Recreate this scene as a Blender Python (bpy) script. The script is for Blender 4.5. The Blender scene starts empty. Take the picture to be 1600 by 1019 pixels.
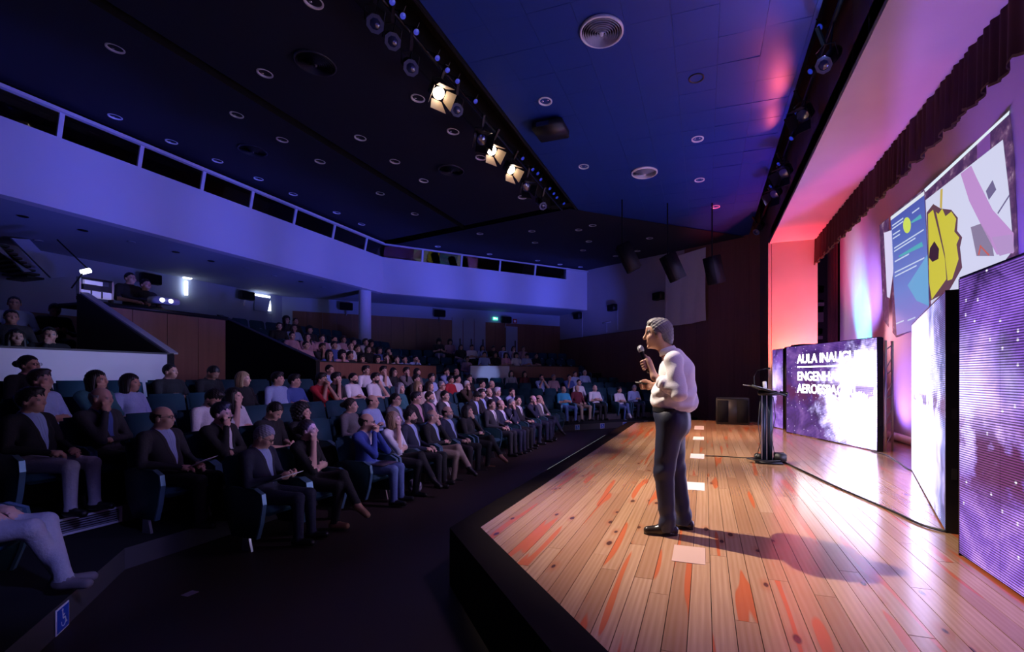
import bpy, bmesh, math, random
import numpy as np
from mathutils import Matrix, Vector

random.seed(7)
SC = bpy.context.scene
COL = SC.collection
# ------------------------------------------------------------------ camera
F, CX, CY, EYE = 711.0, 870.0, 588.0, 1.31          # focal length and principal point of the lens, eye height above the stage
TH = math.atan((1101 - CX) / F)
CT, ST = math.cos(TH), math.sin(TH)
cam_d = bpy.data.cameras.new('camera')
cam_d.sensor_fit = 'HORIZONTAL'; cam_d.sensor_width = 36.0
cam_d.lens = 36.0 * F / 1600
cam_d.shift_x = -(CX - 800) / 1600
cam_d.shift_y = (CY - 509.5) / 1600
cam_d.clip_start = 0.05; cam_d.clip_end = 200
cam = bpy.data.objects.new('camera', cam_d); COL.objects.link(cam)
cam.location = (0, 0, EYE); cam.rotation_euler = (math.pi / 2, 0, TH)
SC.camera = cam
# ------------------------------------------------------------------ world, exposure
w = bpy.data.worlds.new('world'); SC.world = w; w.use_nodes = True
w.node_tree.nodes['Background'].inputs[0].default_value = (0.05, 0.05, 0.16, 1)
w.node_tree.nodes['Background'].inputs[1].default_value = 0.004
SC.view_settings.view_transform = 'Standard'; SC.view_settings.look = 'None'
SC.view_settings.exposure = 0.0; SC.view_settings.gamma = 1.0
SC.view_settings.use_curve_mapping = False
SC.cycles.use_denoising = True
SC.cycles.max_bounces = 6

# ------------------------------------------------------------------ main lights (the rig's lamps and added fills)
def spot(name, loc, target, power, color, angle, blend=0.5, size=0.1):
    d = bpy.data.lights.new(name, 'SPOT'); d.energy = power; d.color = color
    d.spot_size = math.radians(angle); d.spot_blend = blend; d.shadow_soft_size = size
    o = bpy.data.objects.new(name, d); COL.objects.link(o); o.location = loc
    v = Vector(target) - Vector(loc); o.rotation_euler = v.to_track_quat('-Z', 'Y').to_euler()
    return o
def area(name, loc, target, power, color, sx, sy):
    d = bpy.data.lights.new(name, 'AREA'); d.energy = power; d.color = color
    d.shape = 'RECTANGLE'; d.size = sx; d.size_y = sy
    o = bpy.data.objects.new(name, d); COL.objects.link(o); o.location = loc
    v = Vector(target) - Vector(loc); o.rotation_euler = v.to_track_quat('-Z', 'Y').to_euler()
    return o
WARM = (1.0, 0.83, 0.70); RED = (1.0, 0.06, 0.16); MAG = (0.95, 0.12, 0.75); BLUE = (0.10, 0.14, 1.0); VIOL = (0.26, 0.22, 1.0)
# front-of-house spots in the ceiling slot
spot('key_spot', (-3.75, 4.75, 5.7), (-0.1, 4.45, 0.2), 3600, WARM, 40, 1.0, 0.05)
spot('stage_spot', (-3.75, 6.3, 5.65), (0.2, 6.6, 0), 2300, WARM, 38, 0.9, 0.06)
spot('stage_spot', (-3.75, 8.2, 5.65), (0.4, 9.4, 0), 3600, WARM, 40, 0.9, 0.06)
spot('stage_spot', (-3.75, 9.1, 5.65), (0.0, 12.0, 0), 4200, (1.0, 0.58, 0.40), 42, 0.9, 0.06)
# blue fills added at the stage edge to brighten the balcony front
for ty in (2.0, 5.0, 8.0, 11.0, 14.0, 16.6):
    spot('balcony_fill', (-1.97, min(12.0, 3.6 + ty * 0.55), 0.06), (-13, ty, 5.8), 2700, (0.09, 0.115, 1.0), 31, 1.0, 0.1)
for tx, ty in ((-10.8, 18.5), (-8.6, 20.9), (-6.6, 23.0)):
    spot('balcony_fill', (-1.97, 12.4, 0.06), (tx, ty, 5.8), 3700, (0.09, 0.12, 1.0), 27, 1.0, 0.1)
spot('row_fill', (1.45, 9.5, 5.5), (-6.4, 11.0, 0.6), 2000, (0.66, 0.44, 1.0), 50, 1.0, 0.2)  # violet fill spots added to brighten the audience rows
spot('row_fill', (1.45, 11.5, 5.4), (-4.2, 17.2, 0.3), 1300, (0.55, 0.42, 1.0), 32, 1.0, 0.2)
spot('side_wash', (1.6, 1.0, 4.4), (-5.2, 2.3, -0.2), 700, (0.26, 0.26, 1.0), 15, 0.9, 0.1)
spot('row_fill', (1.45, 6.5, 5.5), (-5.8, 6.2, 0.6), 950, (0.60, 0.40, 1.0), 46, 1.0, 0.2)
# blue fills added above the screens to tint the stage ceiling
for yy, e in ((3.0, 62), (6.2, 66), (9.6, 66), (12.4, 50)):
    spot('ceiling_fill', (1.75, yy, 2.35), (-0.6, yy + 0.3, 6.2), e, (0.04, 0.08, 1.0), 160, 1.0, 0.4)
spot('stage_fill', (1.5, 2.6, 5.5), (0.4, 3.0, 0), 420, (0.58, 0.42, 1.0), 70, 1.0, 0.4)  # added violet fill without a fixture, lifts the near boards
# red and magenta floor lights behind the screens
spot('pillar_uplight', (2.3, 12.7, 0.15), (2.3, 13.98, 3.4), 2900, (1.0, 0.04, 0.07), 56, 0.9, 0.1)
spot('pillar_glow', (2.3, 13.3, 0.9), (2.35, 13.98, 1.8), 260, (1.0, 0.75, 0.45), 80, 1.0, 0.1)
for yy, e, c in ((12.6, 700, RED), (10.4, 560, (1.0, 0.08, 0.26)), (8.2, 300, (1.0, 0.14, 0.40)), (6.2, 80, (1.0, 0.25, 0.4)), (4.2, 45, (1.0, 0.4, 0.5))):
    spot('soffit_uplight', (2.9, yy, 0.2), (2.2, yy, 5.05), e, c, 62, 1.0, 0.1)
# backdrop lights
spot('backdrop_uplight', (2.75, 12.3, 0.1), (3.8, 13.3, 2.7), 3600, (0.03, 0.80, 1.0), 26, 1.0, 0.05)
spot('backdrop_uplight', (2.95, 12.6, 0.1), (3.8, 13.3, 1.5), 150, (0.6, 0.9, 1.0), 46, 1.0, 0.05)
spot('backdrop_wash', (2.9, 13.0, 0.15), (3.8, 14.6, 2.6), 420, (0.75, 0.22, 1.0), 90, 1.0, 0.1)
spot('backdrop_wash', (2.6, 9.4, 0.2), (3.8, 10.6, 3.4), 1000, (0.36, 0.11, 1.0), 110, 1.0, 0.1)
spot('backdrop_wash', (2.6, 6.0, 0.2), (3.8, 7.0, 4.6), 1000, (0.22, 0.10, 1.0), 110, 1.0, 0.1)
spot('backdrop_wash', (2.2, 11.9, 2.6), (3.8, 12.9, 3.4), 480, (0.36, 0.22, 1.0), 70, 1.0, 0.1)
spot('backdrop_wash', (3.0, 11.0, 0.2), (3.8, 10.6, 1.0), 260, (0.35, 0.18, 1.0), 80, 1.0, 0.1)
spot('backdrop_wash', (2.8, 12.4, 3.2), (3.8, 11.0, 1.8), 420, (1.0, 0.40, 0.45), 44, 1.0, 0.1)
# spots added without fixtures, brightening the parapets and patches of the stage ceiling
spot('parapet_fill', (1.4, 10.0, 5.4), (-9.2, 4.7, 1.5), 1800, (0.28, 0.42, 1.0), 13, 0.9, 0.05)
spot('ceiling_patch', (1.30, 9.3, 5.55), (0.80, 8.45, 6.2), 45, (1.0, 0.12, 0.16), 62, 0.4, 0.02)
spot('ceiling_patch', (1.30, 10.2, 5.75), (0.95, 9.5, 6.2), 16, (1.0, 0.12, 0.16), 60, 0.4, 0.02)
spot('ceiling_patch', (1.50, 6.4, 5.1), (1.0, 6.2, 6.2), 36, (0.15, 0.40, 1.0), 100, 0.8, 0.02)

# ------------------------------------------------------------------ pixel helpers: the point of a known plane that is seen at (x, y)
def ray(x, y):
    u = (x - CX) / F
    return (u * CT - ST, u * ST + CT, (CY - y) / F)
def on_z(x, y, Z):
    r = ray(x, y); t = (Z - EYE) / r[2]; return Vector((r[0] * t, r[1] * t, Z))
def on_x(x, y, X):
    r = ray(x, y); t = X / r[0]; return Vector((X, r[1] * t, EYE + r[2] * t))
def on_p(x, y, p, n):
    r = ray(x, y); t = (p[0] * n[0] + p[1] * n[1]) / (r[0] * n[0] + r[1] * n[1]); return Vector((r[0] * t, r[1] * t, EYE + r[2] * t))

# ------------------------------------------------------------------ materials
def new_mat(name):
    m = bpy.data.materials.new(name); m.use_nodes = True
    return m, m.node_tree, m.node_tree.nodes['Principled BSDF']
MATS = {}
def mat(name, col, rough=0.6, metal=0.0, spec=0.5, emit=None, es=0.0, noise=0.0, nscale=20.0, bump=0.0, coat=0.0, trans=0.0):
    if name in MATS: return MATS[name]
    m, nt, b = new_mat(name)
    b.inputs['Base Color'].default_value = (*col, 1); b.inputs['Roughness'].default_value = rough
    b.inputs['Metallic'].default_value = metal; b.inputs['Specular IOR Level'].default_value = spec
    b.inputs['Coat Weight'].default_value = coat; b.inputs['Transmission Weight'].default_value = trans
    if emit:
        b.inputs['Emission Color'].default_value = (*emit, 1); b.inputs['Emission Strength'].default_value = es
    if noise or bump:
        tc = nt.nodes.new('ShaderNodeTexCoord'); nz = nt.nodes.new('ShaderNodeTexNoise')
        nz.inputs['Scale'].default_value = nscale; nz.inputs['Detail'].default_value = 4
        nt.links.new(tc.outputs['Object'], nz.inputs['Vector'])
        if noise:
            mx = nt.nodes.new('ShaderNodeMix'); mx.data_type = 'RGBA'
            mx.inputs[6].default_value = (*[c * (1 - noise) for c in col], 1); mx.inputs[7].default_value = (*[min(1, c * (1 + noise)) for c in col], 1)
            nt.links.new(nz.outputs['Fac'], mx.inputs[0]); nt.links.new(mx.outputs[2], b.inputs['Base Color'])
        if bump:
            bp = nt.nodes.new('ShaderNodeBump'); bp.inputs['Strength'].default_value = bump; bp.inputs['Distance'].default_value = 0.02
            nt.links.new(nz.outputs['Fac'], bp.inputs['Height']); nt.links.new(bp.outputs['Normal'], b.inputs['Normal'])
    MATS[name] = m
    return m
def N(nt, t, **kw):
    n = nt.nodes.new(t)
    for k, v in kw.items(): setattr(n, k, v)
    return n
def ramp(nt, src, stops):
    r = N(nt, 'ShaderNodeValToRGB'); e = r.color_ramp.elements
    e[0].position, e[0].color = stops[0][0], (*stops[0][1], 1)
    e[1].position, e[1].color = stops[1][0], (*stops[1][1], 1)
    for p, c in stops[2:]:
        x = e.new(p); x.color = (*c, 1)
    nt.links.new(src, r.inputs[0]); return r.outputs[0]
def mth(nt, op, a, b=None, clamp=False):
    n = N(nt, 'ShaderNodeMath', operation=op); n.use_clamp = clamp
    for i, v in enumerate((a, b)):
        if v is None: continue
        if isinstance(v, (int, float)): n.inputs[i].default_value = v
        else: nt.links.new(v, n.inputs[i])
    return n.outputs[0]
def mixc(nt, fac, a, b, blend='MIX'):
    n = N(nt, 'ShaderNodeMix', data_type='RGBA', blend_type=blend)
    for i, v in ((0, fac), (6, a), (7, b)):
        if isinstance(v, (int, float)): n.inputs[i].default_value = v
        elif isinstance(v, tuple): n.inputs[i].default_value = (*v, 1)
        else: nt.links.new(v, n.inputs[i])
    return n.outputs[2]

def stage_wood():
    m, nt, b = new_mat('stage_pine')
    geo = N(nt, 'ShaderNodeNewGeometry'); oi = N(nt, 'ShaderNodeObjectInfo')
    off = N(nt, 'ShaderNodeCombineXYZ')
    nt.links.new(mth(nt, 'MULTIPLY', oi.outputs['Random'], 37.0), off.inputs[0]); nt.links.new(mth(nt, 'MULTIPLY', oi.outputs['Random'], 91.0), off.inputs[1])
    add = N(nt, 'ShaderNodeVectorMath', operation='ADD'); nt.links.new(geo.outputs['Position'], add.inputs[0]); nt.links.new(off.outputs[0], add.inputs[1])
    def stretched(sx, sy):
        s = N(nt, 'ShaderNodeVectorMath', operation='MULTIPLY'); s.inputs[1].default_value = (sx, sy, 1)
        nt.links.new(add.outputs[0], s.inputs[0]); return s.outputs[0]
    g = N(nt, 'ShaderNodeTexNoise'); g.inputs['Scale'].default_value = 1; g.inputs['Detail'].default_value = 6; nt.links.new(stretched(60, 2.2), g.inputs['Vector'])
    wv = N(nt, 'ShaderNodeTexWave', wave_type='BANDS', bands_direction='X'); wv.inputs['Scale'].default_value = 1; wv.inputs['Distortion'].default_value = 7; wv.inputs['Detail'].default_value = 2; wv.inputs['Detail Scale'].default_value = 0.6
    nt.links.new(stretched(9, 0.40), wv.inputs['Vector'])
    base = ramp(nt, oi.outputs['Random'], [(0.0, (0.46, 0.25, 0.14)), (1.0, (0.72, 0.46, 0.28)), (0.5, (0.60, 0.36, 0.21))])
    c1 = mixc(nt, mth(nt, 'MULTIPLY', g.outputs['Fac'], 0.75), base, (0.36, 0.17, 0.075))
    c2 = mixc(nt, mth(nt, 'MULTIPLY', wv.outputs['Fac'], 0.30), c1, (0.30, 0.14, 0.06))
    # red heartwood streaks
    h = N(nt, 'ShaderNodeTexNoise'); h.inputs['Scale'].default_value = 1; h.inputs['Detail'].default_value = 1; nt.links.new(stretched(8.5, 0.55), h.inputs['Vector'])
    heart = mth(nt, 'MULTIPLY', mth(nt, 'SUBTRACT', h.outputs['Fac'], 0.625), 60.0, True)
    c3 = mixc(nt, mth(nt, 'MULTIPLY', heart, 0.85), c2, (0.58, 0.12, 0.035))
    # knots
    v = N(nt, 'ShaderNodeTexVoronoi', voronoi_dimensions='2D'); v.inputs['Scale'].default_value = 1; nt.links.new(stretched(3.4, 1.5), v.inputs['Vector'])
    vc = N(nt, 'ShaderNodeSeparateColor'); nt.links.new(v.outputs['Color'], vc.inputs[0]); on = mth(nt, 'GREATER_THAN', vc.outputs[0], 0.60); size = mth(nt, 'ADD', 0.012, mth(nt, 'MULTIPLY', vc.outputs[1], 0.040))
    k = mth(nt, 'MULTIPLY', on, mth(nt, 'SUBTRACT', 1.0, mth(nt, 'MULTIPLY', mth(nt, 'SUBTRACT', v.outputs['Distance'], size), 30.0, True)))
    ring = mth(nt, 'MULTIPLY', on, mth(nt, 'SUBTRACT', 1.0, mth(nt, 'MULTIPLY', mth(nt, 'SUBTRACT', v.outputs['Distance'], 0.07), 8.0, True)))
    c4 = mixc(nt, mth(nt, 'MULTIPLY', ring, 0.35), c3, (0.42, 0.10, 0.03))
    c5 = mixc(nt, mth(nt, 'MULTIPLY', k, 0.9), c4, (0.06, 0.018, 0.012))
    nt.links.new(c5, b.inputs['Base Color'])
    rr = mth(nt, 'ADD', mth(nt, 'MULTIPLY', g.outputs['Fac'], 0.12), 0.18)
    nt.links.new(rr, b.inputs['Roughness']); b.inputs['Specular IOR Level'].default_value = 0.5
    b.inputs['Coat Weight'].default_value = 0.75; b.inputs['Coat Roughness'].default_value = 0.16; b.inputs['Coat IOR'].default_value = 1.6
    bp = N(nt, 'ShaderNodeBump'); bp.inputs['Strength'].default_value = 0.12; bp.inputs['Distance'].default_value = 0.004
    nt.links.new(g.outputs['Fac'], bp.inputs['Height']); nt.links.new(bp.outputs['Normal'], b.inputs['Normal'])
    return m
def panel_wood(name, c1, c2, scale=(18, 18, 0.7), rough=0.45, spec=0.5):
    m, nt, b = new_mat(name)
    geo = N(nt, 'ShaderNodeNewGeometry'); s = N(nt, 'ShaderNodeVectorMath', operation='MULTIPLY'); s.inputs[1].default_value = scale
    nt.links.new(geo.outputs['Position'], s.inputs[0])
    g = N(nt, 'ShaderNodeTexNoise'); g.inputs['Scale'].default_value = 1; g.inputs['Detail'].default_value = 5; nt.links.new(s.outputs[0], g.inputs['Vector'])
    oi = N(nt, 'ShaderNodeObjectInfo')
    f = mth(nt, 'ADD', mth(nt, 'MULTIPLY', g.outputs['Fac'], 0.8), mth(nt, 'MULTIPLY', oi.outputs['Random'], 0.3), True)
    nt.links.new(mixc(nt, f, c1, c2), b.inputs['Base Color']); b.inputs['Roughness'].default_value = rough; b.inputs['Specular IOR Level'].default_value = spec
    return m
def plaster(name, col, rough=0.85, blotch=0.12, spec=0.3):
    m, nt, b = new_mat(name)
    geo = N(nt, 'ShaderNodeNewGeometry'); g = N(nt, 'ShaderNodeTexNoise'); g.inputs['Scale'].default_value = 0.9; g.inputs['Detail'].default_value = 6
    nt.links.new(geo.outputs['Position'], g.inputs['Vector'])
    nt.links.new(mixc(nt, g.outputs['Fac'], tuple(c * (1 - blotch) for c in col), tuple(min(1, c * (1 + blotch)) for c in col)), b.inputs['Base Color'])
    b.inputs['Roughness'].default_value = rough; b.inputs['Specular IOR Level'].default_value = spec
    return m
M_STAGE = stage_wood()
M_BORDER = panel_wood('stage_border_stain', (0.004, 0.003, 0.004), (0.012, 0.007, 0.007), (4, 4, 4), 0.7, 0.08)
M_HALLFLOOR = plaster('hall_floor', (0.040, 0.026, 0.022), 0.55, 0.25, 0.4)
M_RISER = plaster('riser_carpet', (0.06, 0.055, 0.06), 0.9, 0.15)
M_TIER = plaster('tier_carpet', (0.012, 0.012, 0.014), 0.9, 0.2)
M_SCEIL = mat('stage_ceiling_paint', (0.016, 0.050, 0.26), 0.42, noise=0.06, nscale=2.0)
M_ACEIL = plaster('hall_ceiling_paint', (0.016, 0.018, 0.036), 0.75, 0.1)
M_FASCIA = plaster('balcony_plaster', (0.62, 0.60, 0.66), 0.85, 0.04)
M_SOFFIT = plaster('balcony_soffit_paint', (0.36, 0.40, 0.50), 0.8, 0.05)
M_BACKW = plaster('back_wall_paint', (0.34, 0.40, 0.55), 0.85, 0.05)
M_SIDEW = plaster('side_wall_plaster', (0.42, 0.38, 0.40), 0.9, 0.06)
M_WOODW = panel_wood('wall_wood_panel', (0.13, 0.05, 0.032), (0.25, 0.11, 0.07))
M_WOODD = panel_wood('dark_wood', (0.085, 0.036, 0.022), (0.17, 0.075, 0.05))
M_PROSC = plaster('proscenium_plaster', (0.40, 0.35, 0.28), 0.8, 0.14)
M_BACKDROP = plaster('backdrop_cloth', (0.62, 0.58, 0.66), 0.9, 0.03)
M_PARGLARE = plaster('parapet_glare', (0.55, 0.55, 0.60), 0.35, 0.18, 0.5)  # pale colour stands in for stage glare on varnished brown wood
M_BLACK = mat('black_paint', (0.010, 0.010, 0.012), 0.5)
M_BLACKM = mat('black_metal', (0.018, 0.018, 0.022), 0.35, 0.6)
M_VOID = mat('dark_void', (0.004, 0.004, 0.005), 0.95)
M_ALU = mat('aluminium', (0.55, 0.56, 0.60), 0.32, 0.9)
M_WHITE = mat('white_enamel', (0.75, 0.75, 0.78), 0.4)
M_RINGW = mat('white_ring', (0.85, 0.85, 0.9), 0.35)
M_CHROME = mat('reflector', (0.8, 0.8, 0.85), 0.15, 1.0)
M_SEAT = mat('seat_fabric', (0.009, 0.055, 0.085), 0.75, noise=0.15, nscale=60)
M_SEATP = mat('seat_panel', (0.012, 0.045, 0.055), 0.4)
M_SEATT = mat('seat_trim', (0.10, 0.20, 0.30), 0.3, 0.4)
M_CURTAIN = mat('valance_velvet', (0.045, 0.012, 0.010), 0.9, noise=0.2, nscale=8)
M_FRINGE = mat('fringe_gold', (0.16, 0.11, 0.045), 0.7)
M_GLASS = mat('balustrade_glass', (0.5, 0.52, 0.6), 0.02, trans=1.0)
M_CABLE = mat('cable_rubber', (0.012, 0.012, 0.012), 0.45)
M_TAPE = mat('tape', (0.62, 0.54, 0.52), 0.6)
M_PAPER = mat('paper', (0.82, 0.82, 0.85), 0.7)
M_LAMP = mat('lamp_lit', (1, 0.95, 0.85), 0.3, emit=(1.0, 0.82, 0.6), es=14)
M_BARN_GLOW = mat('barn_door', (0.45, 0.33, 0.22), 0.5)  # warm colour paints the lamp glow on doors of lit spotlights
M_LENS = mat('lens_glass', (0.03, 0.04, 0.10), 0.05, spec=1.0)
M_BLED = mat('blue_lens_lit', (0.02, 0.05, 0.4), 0.2, emit=(0.02, 0.06, 0.8), es=0.35)
M_SPK = mat('loudspeaker_grille', (0.008, 0.008, 0.010), 0.85, spec=0.1)
M_CAB = mat('loudspeaker_cabinet', (0.008, 0.008, 0.011), 0.6, spec=0.25)
M_BANNER = mat('grey_cloth', (0.80, 0.78, 0.80), 0.9, noise=0.05, nscale=5)
M_SIGNB = mat('sign_blue', (0.015, 0.08, 0.50), 0.5)
M_SIGNW = mat('sign_white', (0.8, 0.8, 0.85), 0.5)

# ------------------------------------------------------------------ mesh helpers
def tag(o, label=None, cat=None, group=None, kind=None):
    if label: o['label'] = label
    if cat: o['category'] = cat
    if group: o['group'] = group
    if kind: o['kind'] = kind
    return o
class MB:
    def __init__(s): s.v = []; s.f = []; s.m = []; s.smooth = False
    def add(s, vs, fs, mi=0):
        k = len(s.v); s.v += [tuple(v) for v in vs]; s.f += [tuple(i + k for i in f) for f in fs]; s.m += [mi] * len(fs); return s
    def box(s, a, b, mi=0, M=None):
        (x0, y0, z0), (x1, y1, z1) = a, b
        vs = [Vector(p) for p in ((x0, y0, z0), (x1, y0, z0), (x1, y1, z0), (x0, y1, z0), (x0, y0, z1), (x1, y0, z1), (x1, y1, z1), (x0, y1, z1))]
        if M: vs = [M @ v for v in vs]
        return s.add(vs, [(3, 2, 1, 0), (4, 5, 6, 7), (0, 1, 5, 4), (1, 2, 6, 5), (2, 3, 7, 6), (3, 0, 4, 7)], mi)
    def tube(s, pts, r, n=8, mi=0, cap=True):
        pts = [Vector(p) for p in pts]; rs = r if isinstance(r, (list, tuple)) else [r] * len(pts)
        up = Vector((0, 0, 1)); rings = []
        for i, p in enumerate(pts):
            d = (pts[min(i + 1, len(pts) - 1)] - pts[max(i - 1, 0)]).normalized()
            a = d.cross(up if abs(d.z) < 0.95 else Vector((1, 0, 0))).normalized(); b = d.cross(a)
            rings.append([p + (a * math.cos(2 * math.pi * j / n) + b * math.sin(2 * math.pi * j / n)) * rs[i] for j in range(n)])
        vs = [v for R in rings for v in R]; fs = []
        for i in range(len(pts) - 1):
            for j in range(n):
                fs.append((i * n + j, i * n + (j + 1) % n, (i + 1) * n + (j + 1) % n, (i + 1) * n + j))
        if cap: fs += [tuple(range(n))[::-1], tuple((len(pts) - 1) * n + j for j in range(n))]
        return s.add(vs, fs, mi)
    def lathe(s, prof, n=20, mi=0, M=None):
        vs = []; fs = []
        for r, z in prof:
            for j in range(n):
                t = 2 * math.pi * j / n; v = Vector((r * math.cos(t), r * math.sin(t), z)); vs.append(M @ v if M else v)
        for i in range(len(prof) - 1):
            for j in range(n): fs.append((i * n + j, i * n + (j + 1) % n, (i + 1) * n + (j + 1) % n, (i + 1) * n + j))
        return s.add(vs, fs, mi)
    def prism(s, poly, n, mi=0):               # polygon of 3-D points, thickened along vector n
        n = Vector(n); p = [Vector(q) for q in poly]; k = len(p)
        fs = [tuple(range(k))[::-1], tuple(range(k, 2 * k))] + [(i, (i + 1) % k, k + (i + 1) % k, k + i) for i in range(k)]
        return s.add(p + [q + n for q in p], fs, mi)
    def mesh(s, name, mats, smooth=False, bevel=0.0, seg=2):
        me = bpy.data.meshes.new(name); me.from_pydata(s.v, [], s.f)
        for m in (mats if isinstance(mats, (list, tuple)) else [mats]): me.materials.append(m)
        me.polygons.foreach_set('material_index', s.m)
        bm = bmesh.new(); bm.from_mesh(me)
        bmesh.ops.recalc_face_normals(bm, faces=bm.faces)
        if bevel: bmesh.ops.bevel(bm, geom=list(bm.edges), offset=bevel, segments=seg, affect='EDGES', clamp_overlap=True)
        bm.to_mesh(me); bm.free()
        if smooth or bevel: me.polygons.foreach_set('use_smooth', [True] * len(me.polygons))
        me.update(); return me
def link(name, me, parent=None, loc=None, M=None):
    o = bpy.data.objects.new(name, me); COL.objects.link(o)
    if parent: o.parent = parent
    if M is not None: o.matrix_local = M
    elif loc is not None: o.location = loc
    return o
def build(mb, name, mats, parent=None, loc=None, smooth=False, bevel=0.0, M=None, seg=2):
    return link(name, mb.mesh(name, mats, smooth, bevel, seg), parent, loc, M)
def empty(name, loc=(0, 0, 0), rz=0.0):
    o = bpy.data.objects.new(name, None); COL.objects.link(o); o.location = loc; o.rotation_euler = (0, 0, rz); o.empty_display_size = 0.1; return o
def copy_tree(o, parent=None):
    c = o.copy(); COL.objects.link(c); c.parent = parent
    for ch in list(o.children): copy_tree(ch, c)
    return c
def struct(mb, name, m, parent=None, **k):
    o = build(mb, name, m, parent, **k)
    if not parent: o['kind'] = 'structure'
    return o
def rot_z(a): return Matrix.Rotation(a, 4, 'Z')
def frame(o, x, z):                              # matrix from origin, x axis, z axis
    x = Vector(x).normalized(); z = Vector(z); z = (z - x * z.dot(x)).normalized(); y = z.cross(x)
    return Matrix(((x.x, y.x, z.x, o[0]), (x.y, y.y, z.y, o[1]), (x.z, y.z, z.z, o[2]), (0, 0, 0, 1)))

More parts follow.
